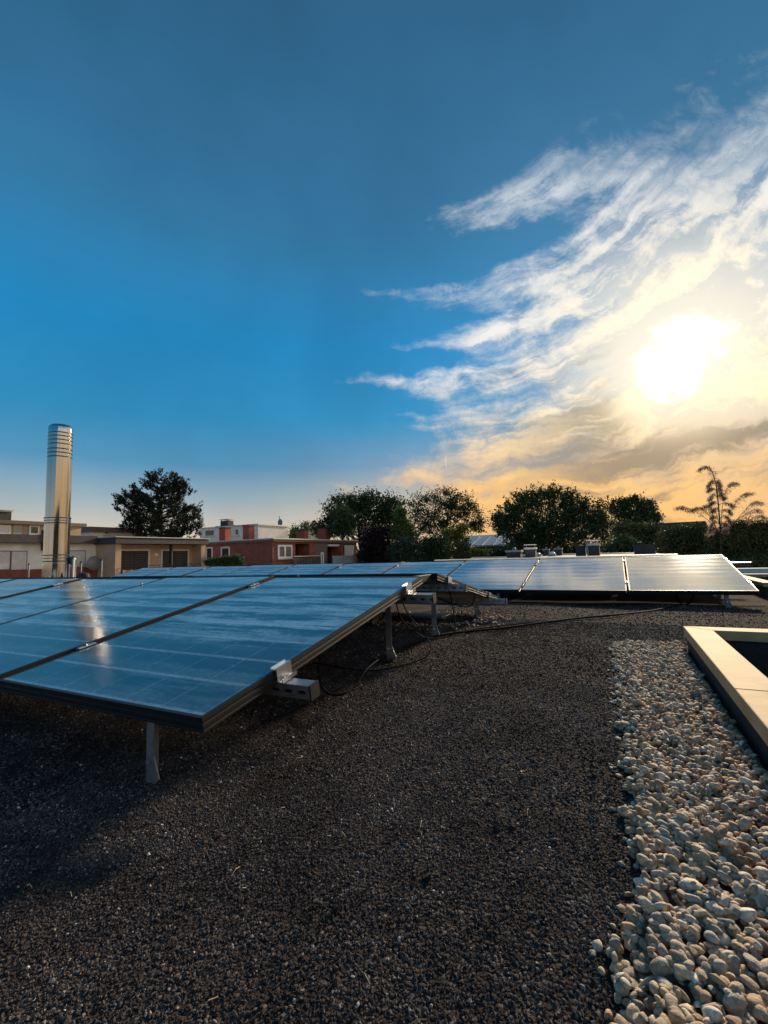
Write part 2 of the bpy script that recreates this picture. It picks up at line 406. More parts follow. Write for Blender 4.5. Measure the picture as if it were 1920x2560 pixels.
def thing(name, label, cat, loc=(0, 0, 0), rot=(0, 0, 0), group=None):
    e = bpy.data.objects.new(name, None); e.empty_display_size = .1
    e.location = loc; e.rotation_euler = rot
    link(e); return tag(e, label, cat, group)
def structure(o, label):
    o['kind'] = 'structure'; o['label'] = label; return o

# ------------------------------------------------------------------ roof surface
def sstep(a, b, x):
    t = np.clip((x-a)/(b-a), 0, 1); return t*t*(3-2*t)
_ph = [(rng.uniform(1.5, 7), rng.uniform(0, 2*PI), rng.uniform(0, 2*PI), rng.uniform(.3, 1)) for _ in range(14)]
def ground(x, y):
    x = np.asarray(x, float); y = np.asarray(y, float)
    h = -.05*(1-sstep(.9, 2.0, y))*sstep(.45, -.9, x-0*y) if False else -.078*(1-sstep(.9, 2.1, y))*(1-sstep(-1.1, -.1, x))
    h = h - .05*sstep(3.9, 5.4, y)
    for k, a, p, w in _ph:
        h = h + w*.0035*np.sin(k*(x*math.cos(a)+y*math.sin(a))+p)
    return h
def hz(x, y): return float(ground(x, y))

def soil_mat():
    mt = bpy.data.materials.new('dark_roof_substrate'); mt.use_nodes = True
    L = mt.node_tree.links; t = NT(mt.node_tree); b = mt.node_tree.nodes['Principled BSDF']
    b.inputs['Roughness'].default_value = 1.0; b.inputs['Specular IOR Level'].default_value = .03
    co = t.n('ShaderNodeNewGeometry').outputs['Position']
    vo = t.n('ShaderNodeTexVoronoi'); L.new(co, vo.inputs['Vector']); vo.inputs['Scale'].default_value = 140
    n1 = t.noise(co, 1.6, 6, .6); n2 = t.noise(co, 160, 4, .6)
    c = t.ramp(t.sep(vo.outputs['Color'])[0], [(0, (.024, .0192, .0185)), (.55, (.036, .029, .0275)), (.86, (.052, .043, .041)), (1, (.12, .103, .097))])
    sc_ = t.v('SCALE', c); L.new(t.ss(n1, .3, .7, .65, 1.3), sc_.node.inputs['Scale'])
    L.new(sc_, b.inputs['Base Color'])
    hgt = t.m('SUBTRACT', t.m('MULTIPLY', n2, .5), vo.outputs['Distance'])
    bn = t.n('ShaderNodeBump'); bn.inputs['Strength'].default_value = 1.0; bn.inputs['Distance'].default_value = .004
    L.new(hgt, bn.inputs['Height']); L.new(bn.outputs[0], b.inputs['Normal'])
    return mt
M['soil'] = soil_mat()
KX, KY, KT, KZ = .262, 2.776, .110, .12                       # kerb of the roof light beside the camera
def axis_pts(lo, hi, a, b, fine, coarse):
    p = [lo]
    while p[-1] < hi: p.append(p[-1] + (fine if a <= p[-1] < b else coarse))
    return np.array(p)
gx = axis_pts(-15, 7, -3.2, .6, .035, .35); gy = axis_pts(-2.5, 10.5, 0, 5.2, .035, .35)
GX, GY = np.meshgrid(gx, gy); GZ = ground(GX, GY)
nx, ny = len(gx), len(gy)
vs = np.stack([GX.ravel(), GY.ravel(), GZ.ravel()], 1)
ii = (np.arange(ny-1)[:, None]*nx + np.arange(nx-1)[None, :]).ravel()
cxm = (gx[:-1]+gx[1:])/2; cym = (gy[:-1]+gy[1:])/2
keep = ~((cxm[None, :] > KX+.05) & (cym[:, None] < KY-.06) & (cxm[None, :] < 1.75) & (cym[:, None] > -1.3)).ravel()
fs = np.stack([ii, ii+1, ii+1+nx, ii+nx], 1)[keep]
me = bpy.data.meshes.new('roof_gravel_bed'); me.from_pydata(vs.tolist(), [], fs.tolist()); me.materials.append(M['soil']); me.shade_smooth()
roof = link(bpy.data.objects.new('roof_gravel_bed', me)); structure(roof, 'dark mineral substrate covering the flat roof under the solar panels')

# the building that carries the roof
b = thing('flat_roofed_building', 'rendered building under the dark gravelled roof with the solar panels', 'building', (-4, 4, -3.3))
rim = MB()
for a, c in (((-15.3,-2.8,-3.3),(-15.01,10.8,.06)), ((7.36,-2.8,-3.3),(7.6,10.8,.06)), ((-15.0,-2.8,-3.3),(7.35,-2.51,.06)), ((-15.0,10.86,-3.3),(7.35,11.1,.06))): rim.box(a, c)
o = obj('wall', rim, M['white'], b); o.location = (4, -4, 3.3)
o = obj('roof_slab', MB().box((-15.0, -2.5, -.55), (7.35, 10.85, -.30)), M['concrete'], b); o.location = (4, -4, 3.3)

# ------------------------------------------------------------------ loose gravel (too many grains to count)
def gravel_points():
    P = []
    def band(n, x0, x1, y0, y1, smin, smax, zoff=0):
        x = rng.uniform(x0, x1, n); y = rng.uniform(y0, y1, n)
        s = smin + (smax-smin)*rng.random(n)**2.6
        P.append(np.stack([x, y, s], 1))
    # denser towards the camera, where single grains show
    band(95000, -1.35, .0, .15, 1.0, .0010, .0031)
    band(75000, -2.0, .0, 1.0, 2.0, .0013, .0039)
    band(48000, -1.7, .35, 2.0, 3.6, .0020, .0052)
    band(22000, -1.6, 1.9, 3.0, 5.2, .0026, .0068)
    band(32000, -2.9, -1.3, .35, 1.0, .0015, .0044)
    band(22000, -3.6, -1.95, 1.0, 2.0, .002, .005)
    band(1300, -3.2, 0, .1, 3.2, .003, .0075)
    band(50, -2.2, 0, .3, 2.6, .006, .010)
    p = np.concatenate(P)
    ex = strip_edge(p[:, 1])
    keep = (p[:, 0] < ex - .004) | (p[:, 1] > 2.86)
    return p[keep]
SE = np.array([(-.5,-.05),(.45,-.052),(.55,-.055),(.66,-.046),(.8,-.02),(1.2,-.022),(1.8,-.04),(2.3,-.052),(2.6,-.07),(3.2,-.08)])
def strip_edge(y):
    y = np.asarray(y, float)
    return np.interp(y, SE[:, 0], SE[:, 1]) + .008*np.sin(y*23)+.006*np.sin(y*51+1)
gp = gravel_points()
N = len(gp)
me = bpy.data.meshes.new('gravel')
gz = ground(gp[:, 0], gp[:, 1]) + gp[:, 2]*rng.uniform(-.45, .38, N)
me.vertices.add(N); me.vertices.foreach_set('co', np.stack([gp[:, 0], gp[:, 1], gz], 1).ravel())
a = me.attributes.new('rot', 'FLOAT_VECTOR', 'POINT'); a.data.foreach_set('vector', rng.uniform(0, 2*PI, (N, 3)).ravel())
scl = gp[:, 2:3]*np.stack([rng.uniform(.8, 1.35, N), rng.uniform(.7, 1.1, N), rng.uniform(.5, .9, N)], 1)
a = me.attributes.new('scl', 'FLOAT_VECTOR', 'POINT'); a.data.foreach_set('vector', scl.ravel())
a = me.attributes.new('tone', 'FLOAT', 'POINT'); a.data.foreach_set('value', rng.random(N).astype(np.float32))
a = me.attributes.new('vidx', 'INT', 'POINT'); a.data.foreach_set('value', rng.integers(0, 6, N).astype(np.int32))
M['grain'] = ramp_mat('gravel_grain', [(0, (.044, .036, .035)), (.5, (.070, .057, .055)), (.80, (.100, .083, .079)), (.94, (.155, .131, .125)), (.985, (.27, .24, .225)), (1, (.62, .57, .52))], rough=.8, src='Instance', bump=.5, bscale=3, nscale=2, spec=.10, patch=.58)
me.materials.append(M['grain'])
grav = link(bpy.data.objects.new('gravel', me)); tag(grav, 'loose dark gravel grains scattered over the roof', 'gravel', kind='stuff')
ng = bpy.data.node_groups.new('gravel_scatter', 'GeometryNodeTree')
ng.interface.new_socket('Geometry', in_out='INPUT', socket_type='NodeSocketGeometry')
ng.interface.new_socket('Geometry', in_out='OUTPUT', socket_type='NodeSocketGeometry')
G = NT(ng); gi = G.n('NodeGroupInput'); go = G.n('NodeGroupOutput')
g2i = G.n('GeometryNodeGeometryToInstance')
for k in range(6):
    ico = G.n('GeometryNodeMeshIcoSphere'); ico.inputs['Radius'].default_value = 1; ico.inputs['Subdivisions'].default_value = 2 if k < 3 else 1
    pos = G.n('GeometryNodeInputPosition'); ns = G.n('ShaderNodeTexNoise'); ns.inputs['Scale'].default_value = .9; ns.inputs['Detail'].default_value = 1
    off = G.v('ADD', pos.outputs[0], (k*7.3, k*3.1, k*5.7)); ng.links.new(off, ns.inputs['Vector'])
    dv = G.v('MULTIPLY', G.v('SUBTRACT', ns.outputs[1], (.5, .5, .5)), (1.5, 1.5, 1.5))
    sp = G.n('GeometryNodeSetPosition'); ng.links.new(ico.outputs[0], sp.inputs[0]); ng.links.new(dv, sp.inputs['Offset'])
    sm = G.n('GeometryNodeSetMaterial'); sm.inputs['Material'].default_value = M['grain']; ng.links.new(sp.outputs[0], sm.inputs[0])
    ng.links.new(sm.outputs[0], g2i.inputs[0])
iop = G.n('GeometryNodeInstanceOnPoints'); ng.links.new(gi.outputs[0], iop.inputs['Points']); ng.links.new(g2i.outputs[0], iop.inputs['Instance'])
iop.inputs['Pick Instance'].default_value = True
for nm, typ, sock in (('vidx', 'INT', 'Instance Index'), ('rot', 'FLOAT_VECTOR', 'Rotation'), ('scl', 'FLOAT_VECTOR', 'Scale')):
    na = G.n('GeometryNodeInputNamedAttribute', data_type=typ); na.inputs[0].default_value = nm
    ng.links.new(na.outputs[0], iop.inputs[sock])
ng.links.new(iop.outputs[0], go.inputs[0])
md = grav.modifiers.new('scatter', 'NODES'); md.node_group = ng

# dry straws lying about on the gravel
sm_ = MB()
for i in range(90):
    x = rng.uniform(-1.7, -.1); y = rng.uniform(.4, 2.2); a = rng.uniform(0, 2*PI); l = rng.uniform(.008, .028)
    z = hz(x, y)+.007; p = [(x+math.cos(a)*l*t, y+math.sin(a)*l*t, z+.004*math.sin(t*PI)) for t in (0, .5, 1)]
    sm_.tube(p, .0007, 4)
o = obj('straw', sm_, mat('dry_straw', (.30, .24, .16), .8)); tag(o, 'bits of dry straw strewn over the dark gravel', 'straw', kind='stuff')

# ------------------------------------------------------------------ pebbles along the kerb
bed = MB()
ys = np.arange(-.3, 2.86, .06)
vsb = []; fsb = []
for y in ys: vsb += [(float(strip_edge(y))+.022, float(y), hz(strip_edge(y), y)+.003), (KX-.004, float(y), .016)]
for i in range(len(ys)-1): fsb.append((2*i, 2*i+1, 2*i+3, 2*i+2))
bed.add(vsb, fsb)
M['grit'] = mat('sandy_grit', (.20, .15, .10), .9, 0, .35, 90, .5, 300)
strip = obj('pebble_strip', bed, M['grit']); structure(strip, 'strip of pale rounded pebbles between dark gravel and roof kerb')
import bmesh
def ico(sub):
    bm = bmesh.new(); bmesh.ops.create_icosphere(bm, subdivisions=sub, radius=1.0)
    V = np.array([v.co[:] for v in bm.verts]); Fc = [tuple(v.index for v in f.verts) for f in bm.faces]; bm.free(); return V, Fc
def pebble_shape(sub, r):
    V, Fc = ico(sub); V = V.copy()
    V *= np.array([1.0, r.uniform(.55, .92), r.uniform(.34, .62)])
    d = np.zeros(len(V))
    for _ in range(4):
        k = r.normal(size=3)*1.7; d += .045*np.sin(V@k + r.uniform(0, 6.3))
    V *= (1+d)[:, None]
    for _ in range(int(r.integers(2, 7))):                      # worn facets
        n = r.normal(size=3); n /= np.linalg.norm(n); h = (V@n); lim = h.max()*r.uniform(.52, .88)
        V -= (np.maximum(h-lim, 0)*r.uniform(.75, .97))[:, None]*n
    return V, Fc
NV = 22
shapes = [pebble_shape(3, rng) for _ in range(NV)]
shapes_lo = [pebble_shape(2, rng) for _ in range(NV)]
# let them drop one after another on a height map
CELL = .003; X0, X1, Y0, Y1 = -.12, KX, -.05, 2.92
hx = int((X1-X0)/CELL)+1; hy = int((Y1-Y0)/CELL)+1
HM = np.zeros((hx, hy))
xs_ = X0+np.arange(hx)*CELL; ys_ = Y0+np.arange(hy)*CELL
HM[:] = ground(xs_[:, None]*np.ones(hy), ys_[None, :]*np.ones((hx, 1)))
HM = np.where(xs_[:, None] > 0.0, np.maximum(HM, .014), HM)
peb = []
def drop(x, y, r):
    i0 = max(int((x-r-X0)/CELL), 0); i1 = min(int((x+r-X0)/CELL)+2, hx); j0 = max(int((y-r-Y0)/CELL), 0); j1 = min(int((y+r-Y0)/CELL)+2, hy)
    if i1-i0 < 2 or j1-j0 < 2: return None
    sub = HM[i0:i1, j0:j1]; dx = xs_[i0:i1, None]-x; dy = ys_[None, j0:j1]-y
    q = (dx*dx+dy*dy)/(r*r*.64); inside = q < 1
    if not inside.any(): return None
    th = .5*r
    vals = sub[inside]
    base = np.quantile(vals, .55)
    z = base + th*.62
    # tilt with what lies below
    gxs = (sub*dx*inside).sum()/((dx*dx*inside).sum()+1e-9); gys = (sub*dy*inside).sum()/((dy*dy*inside).sum()+1e-9)
    top = z + th*np.sqrt(np.clip(1-q, 0, 1))
    sub[inside] = np.maximum(sub, top)[inside]
    return z, gxs, gys
zcap = .034
for layer, dens in ((0, 6000), (1, 3600), (2, 300)):
    area = (KX+.05)*2.9
    for k in range(int(dens*area)):
        y = rng.uniform(-.0, 2.87); e = float(strip_edge(y))
        x = rng.uniform(e+.004, KX-.008)
        r = float(np.clip(rng.lognormal(math.log(.0066), .32), .0036, .0125))
        if x + r*.8 > KX-.002: x = KX-.002-r*.85
        if layer and HM[int((x-X0)/CELL), min(int((y-Y0)/CELL), hy-1)] > zcap: continue
        if layer == 0 and rng.random() < .25 and False: continue
        d = drop(x, y, r)
        if d is None: continue
        peb.append((x, y, d[0], r, d[1], d[2]))
for k in range(1500):                                    # close the gaps where single stones show largest
    y = rng.uniform(.15, 1.3); e = float(strip_edge(y)); x = rng.uniform(e+.004, KX-.012)
    if HM[int((x-X0)/CELL), int((y-Y0)/CELL)] > .024: continue
    r = float(rng.uniform(.005, .010)); d = drop(x, y, r)
    if d: peb.append((x, y, d[0], r, d[1], d[2]))
# strays on the gravel side
for k in range(60):
    y = rng.uniform(.4, 2.9); x = float(strip_edge(y)) - abs(rng.normal())*.012; r = rng.uniform(.004, .008)
    peb.append((x, y, hz(x, y)+r*.3, r, 0, 0))
peb = np.array(peb)
rotq = [Euler((math.atan(np.clip(p[5]*.6, -.5, .5))+rng.normal()*.12, -math.atan(np.clip(p[4]*.6, -.5, .5))+rng.normal()*.12, rng.uniform(0, 2*PI)), 'XYZ') for p in peb]
pstops = [(0, (.17, .115, .07)), (.10, (.42, .295, .18)), (.20, (.56, .415, .27)), (.29, (.27, .24, .205)), (.38, (.50, .38, .255)), (.47, (.62, .48, .32)), (.55, (.34, .19, .105)), (.63, (.39, .36, .325)), (.71, (.56, .37, .21)), (.79, (.25, .205, .16)), (.86, (.48, .43, .37)), (.94, (.66, .55, .41)), (1, (.84, .76, .64))]
M['pebble'] = ramp_mat('pebble_stone', pstops, rough=.75, bump=.7, bscale=7, nscale=2.6, nvar=.42, spec=.3)
M['pebbles'] = ramp_mat('pebble_stone_bank', pstops, rough=.75, src='Island', bump=.6, bscale=600, nscale=220, nvar=.42, spec=.3)
camv = peb[:, :3]-np.array(C0)
depth = camv@np.array(FW); px_ = camv@np.array(RT)/np.maximum(depth, .05)*F+960; py_ = -(camv@np.array(UP))/np.maximum(depth, .05)*F+1280
size = peb[:, 3]/np.maximum(depth, .05)
vis = (depth > .2) & (px_ > -30) & (px_ < 1950) & (py_ < 2600)
# is it on top of the pile?
hi = HM[np.clip(((peb[:, 0]-X0)/CELL).astype(int), 0, hx-1), np.clip(((peb[:, 1]-Y0)/CELL).astype(int), 0, hy-1)]
ontop = (hi - peb[:, 2]) < peb[:, 3]*.75
score = np.where(vis & ontop, size, 0)
big = set(np.argsort(-score)[:300].tolist())
pm = []
for V, Fc in shapes:
    me = bpy.data.meshes.new('pebble'); me.from_pydata(V.tolist(), [], Fc); me.materials.append(M['pebble']); me.shade_smooth(); pm.append(me)
for i in sorted(big):
    o = bpy.data.objects.new('pebble', pm[int(rng.integers(NV))]); link(o, strip)
    o.location = peb[i, :3]; o.rotation_euler = rotq[i]; o.scale = [peb[i, 3]*rng.uniform(1.08, 1.3)]*3
allv, allf, off = [], [], 0
for i in range(len(peb)):
    if i in big or depth[i] < .1: continue
    V, Fc = shapes_lo[int(rng.integers(NV))] if depth[i] > .8 else shapes[int(rng.integers(NV))]
    R3 = np.array(rotq[i].to_matrix())
    allv.append((V*peb[i, 3]*rng.uniform(1.02, 1.22))@R3.T + peb[i, :3]); allf.append(np.array(Fc)+off); off += len(V)
av = np.concatenate(allv); af = np.concatenate(allf)
me = bpy.data.meshes.new('pebbles'); me.vertices.add(len(av)); me.vertices.foreach_set('co', av.ravel())
me.loops.add(af.size); me.loops.foreach_set('vertex_index', af.ravel().astype(np.int32))
me.polygons.add(len(af)); me.polygons.foreach_set('loop_start', np.arange(0, af.size, 3, dtype=np.int32))
me.update(calc_edges=True); me.materials.append(M['pebbles']); me.shade_smooth()
o = link(bpy.data.objects.new('pebbles', me), strip); o['kind'] = 'stuff'; o['label'] = 'the remaining smaller and farther pebbles of the strip'

# ------------------------------------------------------------------ roof light kerbs
def kerb(x0, x1, y0, y1, z, t, label, seams):
    k = thing('roof_light_kerb', label, 'roof light', (x0, y1, 0))
    def P(mb, nm, mt, bevel=0, sm=None):
        o = obj(nm, mb, mt, k, sm, bevel=bevel); o.location = (-x0, -y1, 0); return o
    lip = .012
    P(MB().box((x0+lip, y0, -.28), (x0+t-lip, y1-lip, z-.0455)).box((x0+t-lip, y1-t+lip, -.28), (x1, y1-lip, z-.0455)), 'upstand', M['bitumen'])
    # sheet metal capping in lengths, mitred at the corner
    def cap_y(a, b, mitre=False):
        m_ = MB(); zz0, zz1 = z-.045, z
        if mitre: m_.prism([(x0, a), (x0+t, a), (x0+t, b-t), (x0, b)], 2, zz0, zz1)
        else: m_.prism([(x0, a), (x0+t, a), (x0+t, b), (x0, b)], 2, zz0, zz1)
        P(m_, 'capping', M['kerbcap'], .003)
    ycuts = [y0]+seams+[y1]
    for a, b in zip(ycuts[:-1], ycuts[1:]): cap_y(a, b-(0 if b == y1 else .0025), b == y1)
    xm = x0+.62
    P(MB().prism([(x0+.0015, y1), (x0+t+.0015, y1-t), (xm, y1-t), (xm, y1)], 2, z-.045, z), 'capping', M['kerbcap'], .003)
    P(MB().box((xm+.0025, y1-t, z-.045), (x1, y1, z)), 'capping', M['kerbcap'], .003)
    P(MB().box((x0+t-lip+.001, y0, -.10), (x1, y1-t+lip-.001, -.085)), 'light_well_lining', M['bitumen'])
    return k
kerb(KX, 1.72, -1.25, KY, KZ, KT, 'metal capped roof light kerb beside the pale pebble strip', [-.2, 1.62])
kerb(1.36, 4.2, 6.3, 8.2, .10, .13, 'far roof light kerb behind the end of the second panel row', [7.1])

# ------------------------------------------------------------------ solar panels and racks
TILT = math.asin((.4024-.130)/1.506)
Y0F, Z0F, Y1F, Z1F = .853, .130, .853+1.506*math.cos(TILT), .4024
XR = -.954; PITCHX = 1.02; X2R = 1.065
RIDGE_GAP = .235
def panel_meshes():
    th = .040; b = .011
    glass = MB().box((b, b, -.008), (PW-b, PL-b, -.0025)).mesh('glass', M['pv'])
    back = MB().box((b, b, -.014), (PW-b, PL-b, -.0085)).mesh('back_sheet', mat('white_backsheet', (.35, .36, .38), .6))
    # grooved frame profile (outer side towards negative), swept round with mitred corners
    prof = [(0, 0), (0, -.010), (.003, -.012), (.003, -.017), (0, -.019), (0, -.027), (.003, -.029), (.003, -.034), (0, -.036), (0, -th), (.028, -th), (.028, -th+.002), (.0108, -th+.002), (.0108, 0)]
    cor = [(0, 0, 1, 1), (PW, 0, -1, 1), (PW, PL, -1, -1), (0, PL, 1, -1)]
    fr = MB(); n = len(prof)
    for cx, cy, sx, sy in cor:
        for d, z in prof: fr.v.append((cx+sx*d, cy+sy*d, z))
    for c in range(4):
        c2 = (c+1) % 4
        for i in range(n):
            j = (i+1) % n; fr.f.append((c*n+i, c*n+j, c2*n+j, c2*n+i))
    fr = fr.mesh('frame', M['frame'])
    jb = MB().box((.44, PL-.16, -.034), (.56, PL-.06, -.0145)).mesh('junction_box', M['cap'])
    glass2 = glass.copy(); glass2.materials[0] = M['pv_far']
    return glass, back, fr, jb, glass2
PG, PB, PF, PJ, PG2 = panel_meshes()
def panel(xl, yl, zl, back_side, label, group, TILT=TILT):
    # local +y runs up the slope
    if not back_side: loc = (xl, yl, zl); rot = (TILT, 0, 0)
    else: loc = (xl+PW, yl, zl); rot = (TILT, 0, PI)
    dz_ = rng.normal()*.0015
    t = thing('solar_panel', label, 'solar panel', (loc[0]+rng.normal()*.0015, loc[1], loc[2]+dz_), (rot[0]+rng.normal()*.0018, rng.normal()*.0015, rot[2]), group)
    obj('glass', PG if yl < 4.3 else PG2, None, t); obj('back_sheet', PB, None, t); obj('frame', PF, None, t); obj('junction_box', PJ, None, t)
    return t
ORD = ['', 'second', 'third', 'fourth', 'fifth', 'sixth', 'seventh', 'eighth', 'ninth', 'tenth']
NF = 6
for i in range(NF):
    lab = 'nearest solar panel, right end of the front row, its dark corner pointing at the camera' if i == 0 else 'solar panel in the front row, %s from its right end' % ORD[i]
    if i == 1: lab = 'solar panel second in the front row, crossed by the flue\'s reflection'
    panel(XR-PW-i*PITCHX, Y0F, Z0F, False, lab, 'panels of the front row')
YB0 = Y1F+RIDGE_GAP                                                    # upper edge of the back slope
for i in range(NF):
    lab = 'away-facing solar panel at the front rack end, only its black frame edge showing' if i == 0 else 'away-facing solar panel behind the front ridge, %s from the right end' % ORD[i]
    panel(XR-PW-i*PITCHX, YB0+1.506*math.cos(TILT), Z0F, True, lab, 'away-facing panels of the front rack')
T2 = math.radians(11.3); Y2R = 5.075+1.506*math.cos(TILT); Y3F = Y2R-1.506*math.cos(T2); Z3F = Z1F-1.506*math.sin(T2)
for i in range(10):
    lab = {0: 'rightmost solar panel of the far row, glowing gold in the low sun', 1: 'pale shining solar panel second from the right end of the far row'}.get(i, 'solar panel in the far row, %s from its right end' % ORD[i])
    if i == 9: lab = 'last solar panel at the left end of the far row, below the peach house'
    panel(X2R-PW-i*PITCHX, Y3F, Z3F, False, lab, 'panels of the far row', T2)
for i in range(10):
    lab = 'away-facing solar panel behind the far ridge, at its right end' if i == 0 else 'away-facing solar panel behind the far ridge, %s from its right end' % ORD[i]
    panel(X2R-PW-i*PITCHX, Y2R+RIDGE_GAP+1.506*math.cos(T2), Z3F, True, lab, 'away-facing panels of the far rack', T2)

def slot_rail(x0, x1, slots=True):
    """slotted C channel along x, local origin at top centre; web with holes on the -y side"""
    h, w, t = .042, .040, .003
    mb = MB()
    mb.box((x0, -w/2, -t), (x1, w/2, 0)); mb.box((x0, w/2-t, -h), (x1, w/2, -t-.0002))
    # front web: strips above and below the slots with bridges between
    mb.box((x0, -w/2, -.0165), (x1, -w/2+t, -t-.0002)); mb.box((x0, -w/2, -h), (x1, -w/2+t, -.0285))
    x = x0; p = .05
    while x < x1:
        mb.box((x, -w/2+.0003, -.0285+.0001), (min(x+.022, x1), -w/2+t-.0003, -.0165-.0001)); x += p
    mb.box((x0, -w/2+t+.0002, -h), (x1, -w/2+.012, -h+t)); mb.box((x0, w/2-.012, -h), (x1, w/2-t-.0002, -h+t))
    return mb
def rack(xr, n, y0, label, stub, back=True, stub_low=None, TILT=TILT, Z0F=Z0F):
    xl = xr - n*PITCHX + .02
    r = thing('mounting_rack', label, 'mounting rack', (xr, y0, 0))
    base = Vector((xr, y0, 0))
    def P(mb, nm, mt, smooth=None, bevel=0, parent=None):
        o = obj(nm, mb, mt, parent or r, smooth, bevel=bevel)
        if parent is None: o.location = -base
        return o
    ridge = y0 + PL*math.cos(TILT)
    lines = []
    for s in (S1, S2): lines.append((y0+s*PL*math.cos(TILT), Z0F+s*PL*math.sin(TILT), 1, s))
    if back:
        yb = ridge+RIDGE_GAP
        for s in (S2, S1): lines.append((yb+(1-s)*PL*math.cos(TILT), Z0F+s*PL*math.sin(TILT), -1, s))
    for (yy, zz_, sg, s) in lines:
        e = xr + (stub if (s == S2 or stub_low is None) else stub_low)
        e += {(1, S1): 0.0, (1, S2): .02, (-1, S2): -.01, (-1, S1): .015}[(sg, s)]
        top = zz_-.0405/math.cos(TILT)
        mb = slot_rail(xl-.1, e)
        # tilt the rail with the panel
        ca, sa = math.cos(TILT*sg), math.sin(TILT*sg)
        mb.v = [(x, yy + y*ca - z*sa, top + y*sa + z*ca) for x, y, z in mb.v]
        o = P(mb, 'rail', M['rail'])
        cp = MB().box((e, -.022, -.044), (e+.006, .022, .002)); cp.v = [(x, yy + y*ca - z*sa, top + y*sa + z*ca) for x, y, z in cp.v]
        c = obj('end_cap', cp, M['cap'], o)
        # clamps: an end clamp at the open end, mid clamps in every joint
        def clampmesh(xc, end):
            k = MB(); L2 = .035
            if end:
                k.box((xc+.004, -L2, -.038), (xc+.0075, L2, .006))
                k.box((xc-.014, -L2, .0012), (xc+.0038, L2, .0042)); k.box((xc-.0165, -L2, .0012), (xc-.0142, L2, .009))
                k.box((xc+.0078, -L2, -.038), (xc+.026, L2, -.0345)); k.box((xc+.0235, -L2, -.0343), (xc+.026, L2, -.026))
            else:
                k.box((xc-.016, -L2, .0012), (xc+.016, L2, .0042))
                k.box((xc-.0085, -L2, -.012), (xc-.006, L2, .0010)); k.box((xc+.006, -L2, -.012), (xc+.0085, L2, .0010))
            k.v = [(x, yy + y*ca - z*sa, zz_ + y*sa + z*ca) for x, y, z in k.v]; return k
        def boltmesh(xc, z0):
            k = MB().lathe([(.0065, z0), (.0065, z0+.006), (.004, z0+.0065)], 6, (xc, 0))
            k.v = [(x, yy + y*ca - z*sa, zz_ + y*sa + z*ca) for x, y, z in k.v]; return k
        for i in range(n):
            xc = xr - i*PITCHX + (0 if i == 0 else .01)
            c = P(clampmesh(xc, i == 0), 'clamp', M['alu'])
            obj('bolt', boltmesh(xc+(.016 if i == 0 else 0), -.0345 if i == 0 else .0043), M['galv'], c)
    # legs: upright with a gusset foot
    xs = [xr-.105] + [xr-.105-2*PITCHX*k for k in range(1, (n+1)//2+1)]
    for xi, x in enumerate(xs):
        if x < xl: continue
        legs = [(y0+.045, Z0F+.045*math.tan(TILT)-.043)]
        legs += [(yy, zz_-.088) for (yy, zz_, sg, s) in lines[1:]]
        for li, (yy, zt) in enumerate(legs):
            if li == 0: x = x - .125
            elif li == 1: x = x + .125
            g = hz(x, yy)-.03
            mb = MB(); wd, tk = .030, .004
            mb.box((x-wd/2, yy-.018, g), (x+wd/2, yy-.018+tk, zt)); mb.box((x-wd/2, yy-.018+tk+.0002, g), (x-wd/2+tk, yy+.018, zt-.0005))
            lg = P(mb, 'leg', M['galv'])
            gg = MB().prism([(x+wd/2+.0003, g+.025), (x+wd/2+.022, g+.045), (x+wd/2+.0003, g+.10)], 1, yy-.018, yy-.018+tk)
            obj('gusset', gg, M['galv'], lg)
            bt = MB().tube([(x, yy-.019, g+.085), (x, yy-.027, g+.085)], .006, 6)
            obj('bolt', bt, M['alu'], lg)
        if back:   # dark bars tying the two slopes together at the ridge
            P(MB().box((x+.035, ridge+.004, Z1F-.043), (x+.07, ridge+RIDGE_GAP-.004, Z1F-.003)), 'ridge_bar', M['frame'], bevel=.002)
    return r
rack(XR, NF, Y0F, 'steel mounting rack carrying the front row, slotted rails poking out at its end', .115)
rack(X2R, 10, Y3F, 'long steel mounting rack carrying the far row of panels', .20, stub_low=.03, TILT=T2, Z0F=Z3F)

# ------------------------------------------------------------------ cables
def cable(pts, r, label, mt=None, name='cable', seg=8):
    pts = [Vector(p) for p in pts]; out = []
    n = len(pts)
    for i in range(n-1):
        p0, p1, p2, p3 = pts[max(i-1, 0)], pts[i], pts[i+1], pts[min(i+2, n-1)]
        for k in range(8):
            t = k/8; out.append(.5*((2*p1)+(p2-p0)*t+(2*p0-5*p1+4*p2-p3)*t*t+(3*p1-p0-3*p2+p3)*t**3))
    out.append(pts[-1])
    o = obj(name, MB().tube(out, r, seg), mt or M['cable'], None, 60)
    return tag(o, label, 'cable')
def gpt(px, py, dz_=.012):
    p = on_z(px, py, 0.0)
    for _ in range(4): p = on_z(px, py, hz(p.x, p.y)+dz_)
    return p
cable([gpt(930, 1655), gpt(985, 1632), gpt(1040, 1607), gpt(1095, 1590), gpt(1160, 1580), gpt(1260, 1570), gpt(1360, 1556), gpt(1450, 1545), gpt(1560, 1535), gpt(1640, 1525), gpt(1700, 1512)], .0068, 'thick black cable running from the front rack across to the far row')
cable([gpt(960, 1640), gpt(1000, 1618), gpt(1050, 1600), gpt(1100, 1587, .02), gpt(1180, 1574, .016), gpt(1270, 1562, .014), gpt(1330, 1556, .013)], .0045, 'grey conduit lying beside the thick black cable', M['conduit'], 'conduit')
xa = XR-.05; ya2 = Y0F+S2*PL*math.cos(TILT)
